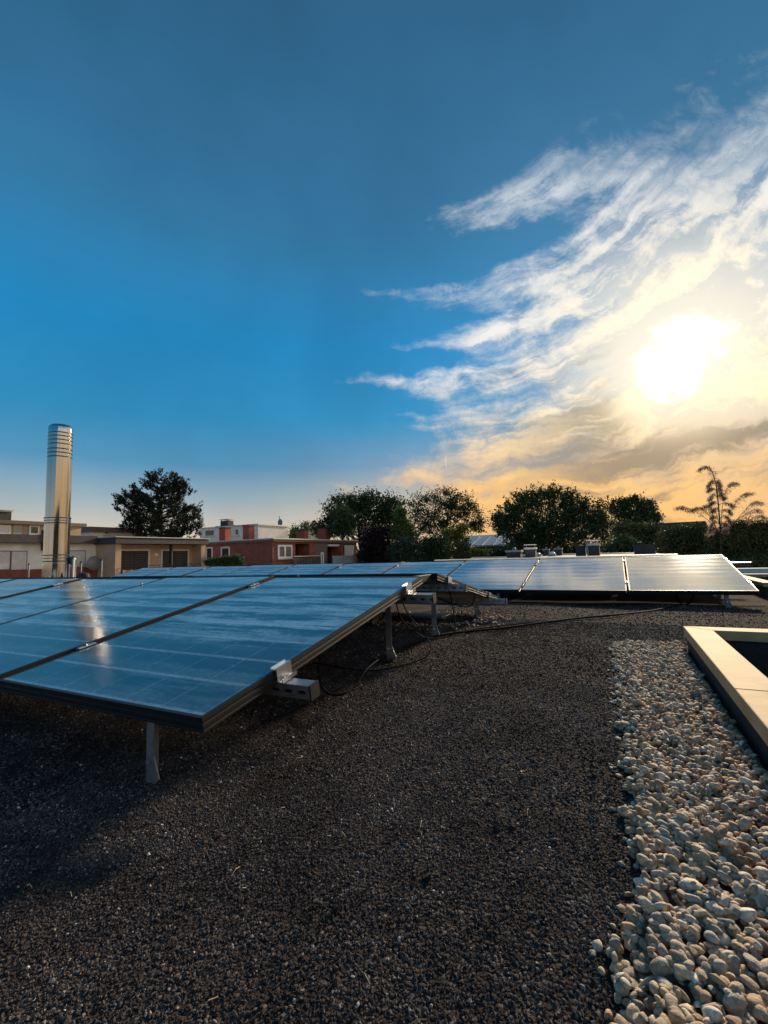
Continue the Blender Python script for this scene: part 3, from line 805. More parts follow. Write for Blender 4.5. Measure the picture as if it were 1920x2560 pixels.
cable([(xa, ya2+.03, .29), (xa+.03, ya2+.06, .2), (xa+.09, ya2+.12, .10), (xa+.13, ya2+.03, .02), (xa+.02, ya2-.22, .012+hz(xa+.02, ya2-.22)), (xa-.1, ya2-.3, .012), (xa-.35, ya2-.25, .012)], .0035, 'thin black cable looping down from the front rack rail to the gravel')
cable([(xa-.03, ya2+.02, .29), (xa+.0, ya2+.04, .18), (xa+.05, ya2+.22, .07), (xa+.13, ya2+.42, .06), (xa+.12, ya2+.50, .14), (xa+.09, ya2+.52, .30)], .0035, 'thin black cable slung between the two ridge legs')
def pp(px, py, y): return on_y(px, py, y)
cable([pp(800, 1600, 1.75), pp(797, 1690, 1.65), pp(815, 1728, 1.52), pp(850, 1737, 1.5), pp(885, 1715, 1.58), pp(915, 1675, 1.68), pp(945, 1650, 1.8)], .0045, 'black cable sagging in a loop beneath the nearest panel')
cable([gpt(500+790/3.95, 1790, .01), gpt(905, 1690, .01), gpt(930, 1655, .01), gpt(985, 1655, .01)], .0035, 'thin black cable snaking under the front row by the ridge leg')
cable([(XR-.5, 3.62, .2), (XR-.3, 3.7, .1), (XR-.14, 3.66, .09), (XR-.06, 3.55, .21)], .004, 'thin cable drooping below the away-facing panel')
yq = Y3F+.35
cable([pp(1690, 1478, yq), pp(1695, 1500, yq-.05), pp(1708, 1512, yq-.12), pp(1725, 1505, yq-.08), pp(1738, 1480, yq)], .008, 'black cable bundle hanging below the far row near its right leg')
# a flat blue cover and a patch of pale stones between the rows
cv = thing('drain_cover', 'flat blue cover lying among pale stones between the panel rows', 'drain cover', gpt(1070, 1542, 0))
obj('lid', MB().box((-.17, -.13, -.01), (.17, .13, .022)), M['bluecover'], cv, bevel=.006); obj('rim', MB().box((-.19, -.15, -.012), (.19, .15, .008)), M['cap'], cv, bevel=.004)
sv, sf, off = [], [], 0
cc_ = gpt(1070, 1548, 0)
for k in range(420):
    a = rng.uniform(0, 2*PI); d = .27+abs(rng.normal())*.13
    x = cc_.x+math.cos(a)*d*1.35; y = cc_.y+math.sin(a)*d*.9
    V, Fc = shapes_lo[int(rng.integers(NV))]; r = rng.uniform(.006, .016)
    sv.append(V*r@np.array(Euler((rng.normal()*.2, rng.normal()*.2, rng.uniform(0, 6))).to_matrix()).T + np.array([x, y, hz(x, y)+r*.4])); sf.append(np.array(Fc)+off); off += len(V)
o = obj('stones', MB().add(np.concatenate(sv).tolist(), np.concatenate(sf).tolist()).mesh('stones', M['pebbles'], 60), None); tag(o, 'loose pale stones round the blue drain cover', 'stones', kind='stuff')

# ------------------------------------------------------------------ stainless flue
fp = on_y(139, 1440, 4.55); FXc, FYc = fp.x, fp.y
fd = (Vector((FXc, FYc, CAMZ))-C0).dot(FW)
FR = 26.5/F*fd
def fz(py): return (C0 + ray(142, py)*fd).z
fl = thing('flue_chimney', 'tall stainless steel flue pipe standing behind the front panel row', 'chimney', (FXc, FYc, 0))
def prof(z0, z1, r, beads=()):
    p = [(r, z0)]
    for bz, h, e in sorted(beads):
        p += [(r, bz-h), (r+e*.7, bz-h*.55), (r+e, bz), (r+e*.7, bz+h*.55), (r, bz+h)]
    p.append((r, z1)); return p
zt = fz(1055); zj1 = fz(1300); zj2 = fz(1394); zs = fz(1145)
def bd(*pys): return [(fz(q), .010, .007) for q in pys]
obj('pipe_section', MB().lathe(prof(fz(1302), zs, FR), 64), M['inox'], fl, 30)
obj('top_section', MB().lathe(prof(zs+.001, fz(1062), FR*.995, bd(1139, 1129, 1119, 1106, 1096, 1086, 1077)) + [(FR*.93, fz(1058)), (FR*.80, zt), (FR*.78, zt-.01), (FR*.74, zt-.10)], 64), M['inox'], fl, 30)
obj('pipe_section', MB().lathe(prof(fz(1384), fz(1303), FR*1.035), 64), M['inox'], fl, 30)
for a_, b_ in ((1291, 1312), (1384, 1407)):
    obj('clamp_band', MB().lathe(prof(fz(b_), fz(a_), FR*1.055, [(fz(a_+4), .009, .01), (fz((a_+b_)/2), .006, .006), (fz(b_-4), .009, .01)]), 64), M['inox'], fl, 30)
obj('base_section', MB().lathe([(FR*1.06, -.05), (FR*1.06, fz(1408))], 64), M['inox'], fl, 30)
obj('lead_collar', MB().lathe([(FR*1.9, -.07), (FR*1.7, .03), (FR*1.25, .07), (FR*1.10, .12), (FR*1.065, .12)], 48), M['bitumen'], fl, 40)
vb = on_y(181, 1435, 4.75); vd = (vb-C0).dot(FW)
def vz(py): return (C0+ray(181, py)*vd).z
vt = thing('vent_unit', 'small green vent unit with white bracket beside the flue', 'vent', (vb.x, vb.y, 0)); sw = vd/F
obj('housing', MB().box((-9*sw, -.06, vz(1412)), (8*sw, .06, vz(1391))), M['green_box'], vt, bevel=.01)
obj('pipe', MB().tube([(5*sw, .0, -.05), (5*sw, .0, vz(1396)), (10*sw, 0, vz(1390))], .035, 12), M['galv'], vt, 40)
obj('bracket', MB().box((-11*sw, -.075, -.05), (-8*sw, -.06, vz(1414))).box((3*sw, -.075, -.05), (5*sw, -.06, vz(1414))).box((-11*sw, -.075, vz(1414)+.0002), (5*sw, -.06, vz(1414)+.03)), M['pvc'], vt)
obj('hose', MB().tube([(16*sw, -.05, -.05), (16*sw, -.05, vz(1400)), (14*sw, -.04, vz(1396)), (11*sw, 0, vz(1398))], .014, 8), M['pvc'], vt, 40)
# low black membrane hump behind the ridge
hp = on_y(215, 1441, 4.7); hd = (hp-C0).dot(FW)/F
hm = MB()
prs = []
for k in range(15):
    t = k/14; prs.append((hp.x-70*hd+t*150*hd, hp.y, -.05+(.30+.10*math.sin(t*7)+.05*math.sin(t*19))*math.sin(PI*min(max(t, .02), .98))**.5))
hm.tube(prs, [.03+.05*math.sin(PI*k/14) for k in range(15)], 10)
o = obj('membrane_roll', hm, M['bitumen'], None, 50); tag(o, 'black roll of roofing membrane lying by the foot of the flue', 'membrane')
pn = 0
for pxp, pyt, lab in ((71, 1409, 'thin steel post left of the flue before the white house'), (202, 1404, 'thin steel post right of the vent unit before the white house'), (253, 1398, 'taller thin steel post before the tan wall corner')):
    q = on_y(pxp, 1436, 6.4); d_ = (q-C0).dot(FW)
    t = thing('post', lab, 'post', (q.x, q.y, 0), group='thin posts behind the flue')
    zt_ = (C0+ray(pxp, pyt)*d_).z
    obj('shaft', MB().tube([(0, 0, -.3), (0, 0, zt_-.03)], .018, 8), M['galv'], t, 40); obj('knob', MB().lathe([(.02, zt_-.03), (.026, zt_-.015), (.02, zt_), (.005, zt_+.008)], 10), M['cap'], t, 40)

# ------------------------------------------------------------------ terrain
tm = MB(); tm.add([(-900, -900, -3.3), (900, -900, -3.3), (900, 1500, -3.3), (-900, 1500, -3.3)], [(0, 1, 2, 3)])
structure(obj('terrain', tm, M['mist']), 'grassy ground below the flat roofs')

# ------------------------------------------------------------------ houses across the gardens
GZ0 = -3.3
class House:
    """features are boxes on a wall that faces +x (fx) or -y (fy)"""
    def __init__(s, name, label, cat, x, y):
        s.o = thing(name, label, cat, (x, y, GZ0)); s.b = Vector((x, y, GZ0))
    def box(s, nm, a, b, mt, parent=None, bevel=0):
        o = obj(nm, MB().box(a, b), mt, parent or s.o, bevel=bevel)
        if parent is None: o.location = -s.b
        return o
    def mb(s, nm, mb, mt, parent=None, smooth=None):
        o = obj(nm, mb, mt, parent or s.o, smooth)
        if parent is None: o.location = -s.b
        return o
    def rx(s, X, p0, p1):       # pixel rectangle on a wall facing +x -> y0,y1,z0,z1
        a = on_x(*p0, X); b = on_x(*p1, X); c = on_x((p0[0]+p1[0])/2, p0[1], X); d = on_x((p0[0]+p1[0])/2, p1[1], X)
        return min(a.y, b.y), max(a.y, b.y), min(c.z, d.z), max(c.z, d.z)
    def ry(s, Y, p0, p1):
        a = on_y(*p0, Y); b = on_y(*p1, Y); c = on_y((p0[0]+p1[0])/2, p0[1], Y); d = on_y((p0[0]+p1[0])/2, p1[1], Y)
        return min(a.x, b.x), max(a.x, b.x), min(c.z, d.z), max(c.z, d.z)
    def window_x(s, X, p0, p1, pane=None, fr=None, t=.07, sill=True, mull=0, name='window', split=()):
        y0, y1, z0, z1 = s.rx(X, p0, p1); fr = fr or M['pvc']
        w = s.mb(name, MB().box((X, y0, z1-t), (X+.06, y1, z1)).box((X, y0, z0), (X+.06, y1, z0+t)).box((X, y0, z0+t+.001), (X+.06, y0+t, z1-t-.001)).box((X, y1-t, z0+t+.001), (X+.06, y1, z1-t-.001)), fr)
        cuts = [y0+t] + [y0+(y1-y0)*q for q in split] + [y1-t]
        for i, (a, b) in enumerate(zip(cuts[:-1], cuts[1:])):
            g = t*.55
            obj('pane', MB().box((X+.005, a+(g if i else 0), z0+t), (X+.025, b-(g if i < len(cuts)-2 else 0), z1-t)), pane or M['pane'], w)
            if i: obj('mullion', MB().box((X, a-g, z0+t+.001), (X+.055, a+g, z1-t-.001)), fr, w)
        if sill: obj('sill', MB().box((X, y0-.06, z0-.09), (X+.14, y1+.06, z0-.012)), M['trim'], w)
        return w
    def window_y(s, Y, p0, p1, pane=None, fr=None, t=.07, sill=True, name='window'):
        x0, x1, z0, z1 = s.ry(Y, p0, p1); fr = fr or M['pvc']
        w = s.mb(name, MB().box((x0, Y-.06, z1-t), (x1, Y, z1)).box((x0, Y-.06, z0), (x1, Y, z0+t)).box((x0, Y-.06, z0+t+.001), (x0+t, Y, z1-t-.001)).box((x1-t, Y-.06, z0+t+.001), (x1, Y, z1-t-.001)), fr)
        obj('pane', MB().box((x0+t, Y-.025, z0+t), (x1-t, Y-.005, z1-t)), pane or M['pane'], w)
        if sill: obj('sill', MB().box((x0-.06, Y-.14, z0-.09), (x1+.06, Y, z0-.012)), M['trim'], w)
        return w
    def shutter_slats(s, X, y0, y1, z0, z1, mt, par, n=12):
        h = (z1-z0)/n
        mbx = None
        for i in range(n):
            obj('slat', MB().box((X+.004, y0, z0+i*h+.004), (X+.022+.006*(i % 2), y1, z0+(i+1)*h-.003)), mt, par)

# --- peach house
XP = -29.1
hs = House('peach_house', 'peach rendered flat roofed house with two dark shuttered doors under its deep eave', 'house', XP, 19)
c1 = on_x(289, 1360, XP); c2 = on_x(514, 1360, XP)
ya_, yb_ = c1.y, c2.y
ztop = on_x(289, 1341, XP).z; zf = on_x(289, 1359, XP).z
XI = XP-1.0                                          # recessed wall under the eave
hs.box('wall', (XP-4, ya_+.42, GZ0), (XI, yb_-.3, zf-.01), M['peach'])
hs.box('side_wall', (XP-4, ya_, GZ0), (XP, ya_+.40, zf-.01), M['peach'])
hs.box('end_pier', (XI+.01, yb_-.42, GZ0), (XP, yb_, zf-.012), M['peach'])
fa = hs.mb('fascia', MB().box((XP-4.2, ya_-.12, zf), (XP+.18, yb_+.15, ztop-.06)), M['fascia'])
obj('edge_trim', MB().box((XP-4.25, ya_-.17, ztop-.059), (XP+.23, yb_+.2, ztop)), M['trim'], fa)
for a, bb in (((300, 1377), (369, 1432)), ((405, 1377), (468, 1428))):
    y0, y1, z0, z1 = hs.rx(XI, a, bb); z0 = GZ0+2.75
    d = hs.mb('shuttered_door', MB().box((XI+.001, y0-.09, z1), (XI+.07, y1+.09, z1+.09)).box((XI+.001, y1, z0), (XI+.07, y1+.09, z1-.001)).box((XI+.001, y0-.09, z0), (XI+.07, y0, z1-.001)), M['pvc'])
    hs.shutter_slats(XI, y0, (y0+y1)/2-.03, z0, z1, M['shutter'], d, 14); hs.shutter_slats(XI, (y0+y1)/2+.03, y1, z0, z1, M['shutter'], d, 14)
    obj('mullion', MB().box((XI+.003, (y0+y1)/2-.028, z0), (XI+.04, (y0+y1)/2+.028, z1-.002)), M['cap'], d)
for a, bb in (((384, 1384), (392, 1391)), ((488, 1382), (495, 1389))):
    y0, y1, z0, z1 = hs.rx(XI, a, bb); l_ = hs.box('wall_lamp', (XI+.001, y0, z0), (XI+.16, y1, z1), M['pvc'], bevel=.03)
pq = on_x(427, 1400, XP-.1)
hs.mb('support_post', MB().tube([(XP-.1, pq.y, GZ0), (XP-.1, pq.y, zf-.002)], .11, 12), M['frame'], None, 40)
rl = MB(); zr = on_x(440, 1411, XP).z
rl.tube([(XP+.05, ya_+.5, zr), (XP+.05, yb_-.5, zr)], .015, 6)
k = ya_+.5
while k < yb_-.5: rl.tube([(XP+.05, k, zr-.9), (XP+.05, k, zr)], .010, 5); k += .45
hs.mb('railing', rl, M['frame'])
zb = on_x(330, 1424, XP).z
for i in range(34):                                   # timber boarding below the doors
    y = ya_+.5+i*.2
    if y > yb_-.6: break
    hs.box('board', (XP+.0, y, GZ0), (XP+.03, y+.185, zb-.02*(i % 3)), M['tan'])

# --- white house left of it
XW = -31.2
hw = House('white_house', 'weathered white house with pale shutters and red plinth behind the flue', 'house', XW, 14)
yw1 = ya_+1.2; yw0 = 8.0
zw = on_x(10, 1357, XW).z; zwt = on_x(10, 1336, XW).z
hw.box('wall', (XW-8, yw0, GZ0), (XW, yw1, zw-.01), M['white'])
fa = hw.box('fascia', (XW-8.2, yw0-.2, zw), (XW+.5, ya_-.2, zwt), M['fascia'])
zpl = on_x(60, 1424, XW).z
hw.box('plinth', (XW+.002, yw0, GZ0), (XW+.3, yw1-1.3, zpl), M['redbase'])
for a, bb in (((-40, 1379), (22, 1424)), ((29, 1379), (64, 1424)), ((168, 1378), (211, 1417))):
    y0, y1, z0, z1 = hw.rx(XW, a, bb); z0 = max(z0, zpl+.01)
    d = hw.box('window_reveal', (XW+.001, y0-.05, z0-.05), (XW+.03, y1+.05, z1+.05), M['fascia2']); hw.shutter_slats(XW+.03, y0, y1, z0, z1, M['shutterw'], d, 16)
y0, y1, z0, z1 = hw.rx(XW, (103, 1338), (116, 1376)); hw.box('chimney_breast', (XW+.001, y0, z0), (XW+.55, y1, z1+.3), M['fascia'])
q = on_x(235, 1408, XW+.8); dm = MB()
dm.lathe([(.02, .16), (.25, .13), (.48, .02), (.50, 0), (.48, -.012), (.25, .10), (.02, .13)], 28)
dm.v = [(q.x+z, q.y+x*.92, q.z+y*.92) for x, y, z in dm.v]
dd = hw.mb('satellite_dish', dm, M['dish'], None, 40); obj('arm', MB().tube([(XW+.01, q.y, q.z-.3), (q.x-.02, q.y, q.z)], .025, 8), M['galv'], dd)

# --- tan upper building far left
XT = -37.0
ht = House('tan_house', 'tan flat roofed block with white framed windows at the left edge', 'house', XT, 14)
z0t = on_x(60, 1303, XT).z
yt1 = on_x(203, 1312, XT).y
ht.box('wall', (XT-8, 8, GZ0), (XT, yt1, z0t-.24), M['tan'])
ht.box('fascia', (XT-8.2, 7.8, z0t-.239), (XT+.3, yt1+.25, z0t), mat('tan_fascia', (.17, .14, .11), .8))
ht.window_x(XT, (73, 1314), (97, 1337), t=.09)
ht.window_x(XT, (107, 1314), (122, 1330), t=.07)
ht.window_x(XT, (-30, 1312), (26, 1338), M['shutterw'], t=.12)
y0, y1, z0, z1 = ht.rx(XT, (33, 1311), (53, 1336)); dp = ht.box('door', (XT+.001, y0, z0), (XT+.05, y1, z1), mat('cream_door', (.45, .42, .32), .6)); obj('handle', MB().box((XT+.051, y0+.1, z0+.9), (XT+.09, y0+.2, z0+.96)), M['galv'], dp)
y0, y1, z0, z1 = ht.rx(XT, (10, 1286), (47, 1299)); ch = ht.box('chimney', (XT-2.2, y0, z0t+.001), (XT-1.0, y1, z1+.25), M['chim'])
obj('chimney_cap', MB().box((XT-2.3, y0-.1, z1+.33), (XT-.9, y1+.1, z1+.40)), M['trim'], ch); obj('flaunching', MB().box((XT-2.25, y0-.05, z1+.251), (XT-.95, y1+.05, z1+.30)), M['trim'], ch)
obj('cap_leg', MB().box((XT-2.1, y0+.05, z1+.301), (XT-2.0, y0+.15, z1+.329)).box((XT-1.2, y1-.15, z1+.301), (XT-1.1, y1-.05, z1+.329)), M['galv'], ch)

# --- cool white houses behind
XA = -44.0
h2 = House('white_block', 'white flat roofed block with brown cornice half hidden by the pine', 'house', XA, 30)
ya2_ = on_x(226, 1318, XA).y; yb2_ = on_x(350, 1318, XA).y; zt2 = on_x(226, 1318, XA).z+.05
h2.box('wall', (XA-8, ya2_, GZ0), (XA, yb2_, zt2-.5), M['bluewhite'])
h2.box('cornice', (XA-8.2, ya2_-.2, zt2-.499), (XA+.2, yb2_+.2, zt2), M['fascia2'])
h2.window_x(XA, (260, 1323), (272, 1336), t=.08)
YB_ = 44.0
h3 = House('white_terrace_house', 'cool white flat roofed house behind the red chimneys, dish on its parapet', 'house', -38, YB_)
xc = on_y(645, 1315, YB_).x; zc = on_y(645, 1309, YB_).z
xl_ = on_y(500, 1315, YB_).x
ze = on_x(720, 1340, xc)
h3.box('wall', (xl_, YB_, GZ0), (xc, ze.y, zc-.18), M['bluewhite'])
h3.box('parapet_edge', (xl_-.1, YB_-.12, zc-.179), (xc+.12, ze.y+.1, zc), M['trim'])
for a, bb in (((513, 1324), (537, 1341)), ((568, 1323), (580, 1340)), ((588, 1322), (598, 1339)), ((624, 1320), (639, 1339))):
    h3.window_y(YB_, a, bb, M['pane'], t=.10)
x0, x1, z0, z1 = h3.ry(YB_+2, (551, 1302), (570, 1316)); ch = h3.box('chimney', (x0, YB_+2, zc+.001), (x1, YB_+3, z1), M['chim']); obj('chimney_cap', MB().box((x0-.1, YB_+1.9, z1+.15), (x1+.1, YB_+3.1, z1+.22)), M['trim'], ch)
obj('cap_leg', MB().box((x0+.05, YB_+2.1, z1+.001), (x0+.15, YB_+2.2, z1+.149)).box((x1-.15, YB_+2.1, z1+.001), (x1-.05, YB_+2.2, z1+.149)), M['galv'], ch)
bmm = MB().box((xl_+1.2, YB_+1.5, zc-.17), (xl_+4.6, YB_+3.5, zc+.22)); h3.mb('roof_hatch', bmm, M['fascia2'])
q = on_x(699, 1340, xc-.6); qq = on_x(699, 1309, xc-.6)
h3.mb('antenna_mast', MB().tube([(q.x, q.y, zc-.17), (qq.x, qq.y, qq.z+1.0)], .05, 8), M['galv'])
dm = MB(); dm.lathe([(.02, .12), (.35, .06), (.5, 0), (.48, -.02), (.02, .08)], 24); dm.v = [(q.x+.35+x*.8, q.y-.3-z, zc+.35+y) for x, y, z in dm.v]; h3.mb('satellite_dish', dm, M['dish'], None, 40)

# --- brick house
XB = -25.6
hb = House('brick_house', 'red brick flat roofed house with white windows and two balconies', 'house', XB, 31)
cb = on_x(681, 1345, XB); yb0 = cb.y; yb1 = on_x(891, 1350, XB).y
zbt = cb.z; zbf = on_x(681, 1353.5, XB).z
xbl = on_y(470, 1360, yb0).x
XR_ = XB-1.3
ra = hs.rx(XB, (738, 1358), (788, 1392)); rb = hs.rx(XB, (818, 1358), (853, 1392))
hb.box('wall', (xbl, yb0, GZ0), (XR_, yb1, zbf-.002), M['brick'])
# front skin with the two recesses left open
zsk = zbf-.002
hb.box('front_pier', (XR_+.001, yb0+.002, GZ0), (XB, ra[0], zsk), M['brick'])
hb.box('front_pier', (XR_+.001, ra[1], GZ0), (XB-.02, rb[0], zsk-.001), M['fascia2'])
hb.box('front_pier', (XR_+.001, ra[1]-.9, GZ0), (XB+.01, ra[1]-.0, zsk), M['brick'])
hb.box('front_pier', (XR_+.001, rb[1], GZ0), (XB, yb1-.001, zsk), M['brick'])
for r_ in ((ra[0], ra[1]-.9, ra[2], ra[3]), rb):
    hb.box('lintel', (XR_+.001, r_[0]+.001, r_[3]-.05), (XB, r_[1]-.001, zsk), M['brick'])
    hb.box('recess_lining', (XR_+.002, r_[0]+.001, GZ0), (XR_+.02, r_[1]-.001, r_[3]-.051), M['recess'])
fa = hb.box('fascia', (xbl-.1, yb0-.15, zbf), (XB+.2, yb1+.1, zbt-.10), M['fascia2'])
obj('edge_trim', MB().box((xbl-.1, yb0-.2, zbt-.099), (XB+.25, yb1+.15, zbt)), M['trim'], fa)
hb.window_x(XB, (694, 1362), (730, 1396), glass_mat('painted_sky_glass', (.20, .19, .18)), t=.16, split=(.48,))  # lighter pane colour stands in for sky reflected in the glass
hb.window_y(yb0, (516, 1368), (532, 1399), t=.11); hb.window_y(yb0, (553, 1367), (575, 1400), t=.13)
y0, y1, z0, z1 = hb.rx(XB, (860, 1363), (884, 1391)); w = hb.box('window', (XB+.001, y0-.1, z0), (XB+.03, y1+.1, z1+.08), M['recess']); hb.shutter_slats(XB+.03, y0, y1, z0, z1, M['shutterw'], w, 12)
y0, y1, z0, z1 = hb.rx(XR_+.03, (756, 1366), (764, 1392)); hb.box('door_frame', (XR_+.021, y0, GZ0+2.7), (XR_+.08, y0+.15, z1), M['pvc'])
y0, y1, z0, z1 = hb.rx(XR_+.03, (828, 1371), (842, 1396)); d = hb.box('balcony_door', (XR_+.021, y0, GZ0+2.6), (XR_+.08, y1, z1), M['pvc']); obj('pane', MB().box((XR_+.081, y0+.2, GZ0+2.9), (XR_+.09, y1-.2, z1-.2)), M['pane'], d)
y0, y1, z0, z1 = hb.rx(XB, (820, 1361), (847, 1366)); hb.box('awning', (XB-.5, y0, z0), (XB+.1, y1, z1), M['pvc'], bevel=.03)
y0, y1, z0, z1 = hb.rx(XB+1.0, (735, 1391), (802, 1407)); 
for i in range(9):
    yy0 = y0+(y1-y0)*i/9; hb.box('balcony_board', (XB+.97, yy0+.02, GZ0+1.9), (XB+1.0, yy0+(y1-y0)/9-.02, z1), M['darkwood'])
hb.box('balcony_handrail', (XB+.93, y0, z1+.001), (XB+1.04, y1, z1+.06), M['trim'])
y0, y1, z0, z1 = hb.rx(XB+1.0, (832, 1389), (884, 1406))
for i in range(2):
    yy0 = y0+(y1-y0)*i/2; hb.box('balcony_panel', (XB+.97, yy0+.05, GZ0+1.9), (XB+1.0, yy0+(y1-y0)/2-.05, z1), M['balcony'])
for k in range(3): yy0 = y0+(y1-y0)*k/2; hb.mb('balcony_post', MB().tube([(XB+.985, yy0, GZ0+1.8), (XB+.985, yy0, z1+.1)], .045, 8), M['galv'])
fy0 = on_x(803, 1384, XB+1).y; fy1 = on_x(808, 1384, XB+1).y; fz1 = on_x(803, 1384, XB+1).z
hb.mb('gate_frame', MB().box((XB+.95, fy0, GZ0+1.8), (XB+1.0, fy0+.1, fz1)).box((XB+.95, fy1, GZ0+1.8), (XB+1.0, fy1+.1, fz1)).box((XB+.95, fy0, fz1+.001), (XB+1.0, fy1+.1, fz1+.1)), M['pvc'])
for (pxa, pxb, pyt, dpt) in ((538, 563, 1321, 4.0), (597, 622, 1316, 3.0), (753, 771, 1326, None), (806, 826, 1322, None)):
    if dpt is not None:
        Yc = yb0+dpt; x0, x1, z0, z1 = hb.ry(Yc, (pxa, pyt), (pxb, 1346)); xw = (x1-x0)*.52
        ch = hb.box('chimney', (x1-xw*1.15, Yc, zbt+.001), (x1, Yc+.75, z1), M['chimred'])
        obj('chimney_cap', MB().box((x1-xw*1.15-.06, Yc-.06, z1+.001), (x1+.06, Yc+.81, z1+.10)), M['chim'], ch)
    else:
        Xc = XB-2.5; y0, y1, z0, z1 = hb.rx(Xc, (pxa, pyt), (pxb, 1346))
        ch = hb.box('chimney', (Xc-1.0, y0+.5, zbt+.001), (Xc, y1, z1), M['chimred']); obj('chimney_cap', MB().box((Xc-1.1, y0+.4, z1+.001), (Xc+.1, y1+.1, z1+.12)), M['chim'], ch)

# --- unseen house added beside the viewer as a dark reflection for the flue
hn = House('added_house', 'added unseen brown brick house, placed to be mirrored in the steel flue', 'house', 10.5, -14)
hn.box('wall', (10.5, -26, GZ0), (20, -1.5, 3.3), mat('brown_brick', (.10, .06, .045), .9, 0, .2, 3))
hn.box('fascia', (10.3, -26.2, 3.301), (20.2, -1.3, 3.75), M['fascia'])
for yy0 in (-22, -17, -12, -7):
    w = hn.mb('window', MB().box((10.43, yy0, .6), (10.5, yy0+1.6, .7)).box((10.43, yy0, 1.9), (10.5, yy0+1.6, 2.0)).box((10.43, yy0, .701), (10.5, yy0+.1, 1.899)).box((10.43, yy0+1.5, .701), (10.5, yy0+1.6, 1.899)), M['pvc']); obj('pane', MB().box((10.46, yy0+.1, .7), (10.48, yy0+1.5, 1.9)), M['pane'], w)

# --- gabled house behind
D = 75
g0 = at(770, 1335, D); g1 = at(806, 1335, D); pk = at(783, 1304, D)
hg = House('gabled_house', 'cream gabled house peeping out left of the big tree', 'house', g0.x, g0.y)
wv_ = Vector((g1.x-g0.x, g1.y-g0.y, 0)); dn = Vector((-wv_.y, wv_.x, 0)).normalized()*9
ez = at(806, 1322, D).z; pz = pk.z
A_, B_ = Vector((g0.x, g0.y, GZ0)), Vector((g0.x+wv_.x*1.5, g0.y+wv_.y*1.5, GZ0)); Pm = A_+(B_-A_)*.33
gm = MB(); pts = [A_, B_, Vector((B_.x, B_.y, ez-1.5)), Vector((Pm.x, Pm.y, pz)), Vector((A_.x, A_.y, ez))]
gm.add([tuple(p) for p in pts]+[tuple(p+dn) for p in pts], [(0, 1, 2, 3, 4), (9, 8, 7, 6, 5)]+[(i, i+5, (i+1) % 5+5, (i+1) % 5) for i in range(5)])
hg.mb('wall', gm, M['cream'])
rm = MB()
for i, j in ((2, 3), (3, 4)):
    a, b_ = pts[i]+Vector((0, 0, .05)), pts[j]+Vector((0, 0, .05)); o_ = -dn*.05; up_ = Vector((0, 0, .25))
    q8 = [a+o_, b_+o_, b_+dn*1.05, a+dn*1.05]; rm.add([tuple(p) for p in q8]+[tuple(p+up_) for p in q8], [(3, 2, 1, 0), (4, 5, 6, 7), (0, 1, 5, 4), (1, 2, 6, 5), (2, 3, 7, 6), (3, 0, 4, 7)])
hg.mb('roof', rm, mat('brown_tiles', (.10, .06, .05), .85))

# --- shed with grey roof between the trees
D = 58
s0, s1 = at(1150, 1362, D), at(1335, 1365, D)
hd_ = House('shed', 'low outbuilding with pale grey metal roof and blue grey wall', 'shed', s0.x, s0.y)
zev = at(1200, 1366, D).z; zrd = at(1200, 1341, D+5).z
hd_.box('wall', (s0.x, s0.y+.4, GZ0), (s1.x, s0.y+8, zev-.02), M['slate'])
rm = MB(); rm.prism([(s0.y-.1, zev), (s0.y-.1, zev+.12), (s0.y+5, zrd+.12), (s0.y+9, zev+.12), (s0.y+9, zev), (s0.y+5, zrd)], 0, s0.x-.4, s1.x+.4); rf_ = hd_.mb('roof', rm, M['roofgrey'])
for k in range(7):
    xx = s0.x+(s1.x-s0.x)*k/6
    sl_ = MB().prism([(s0.y-.09, zev+.125), (s0.y-.09, zev+.165), (s0.y+4.9, zrd+.165), (s0.y+4.9, zrd+.125)], 0, xx-.03, xx+.03); obj('roof_seam', sl_, M['roofgrey'], rf_)
hd_.window_y(s0.y+.4, (1213, 1372), (1232, 1392), t=.06)
q = at(1222, 1370, D); hd_.mb('corner_post', MB().tube([(q.x, s0.y+.1, GZ0), (q.x, s0.y+.1, zev-.01)], .07, 8), M['roofgrey'])

# --- neighbouring flat roofs with parapets and chimneys
def nroof(nm, lab, pa, pb, d0, py_top, depth_, mt):
    a = at(pa, py_top, d0); z = a.z; b_ = on_y(pb, py_top, a.y)
    h = House(nm, lab, 'building', a.x, a.y)
    h.box('wall', (a.x, a.y, GZ0), (b_.x, a.y+depth_, z-.16), mt)
    h.box('parapet_capping', (a.x-.05, a.y-.06, z-.159), (b_.x+.05, a.y+.28, z-.11), M['trim'])
    h.box('parapet_capping', (a.x-.05, a.y+depth_-.28, z-.159), (b_.x+.05, a.y+depth_+.06, z-.11), M['trim'])
    return h, a, b_, z
n1, na_, nb_, nz = nroof('garage_block', 'low grey flat roofed block with parapet just behind the far row', 1090, 1262, 17, 1392, 5, M['concrete'])
n2, ma_, mb_, mz = nroof('row_house_roof', 'flat grey roof of the neighbouring row carrying slate chimneys', 1240, 1690, 16, 1388, 9, M['concrete'])
n3, ka_, kb_, kz_ = nroof('bungalow_roof', 'farther flat roof edge under the bushes with white capping', 1330, 1600, 30, 1384, 6, M['concrete'])
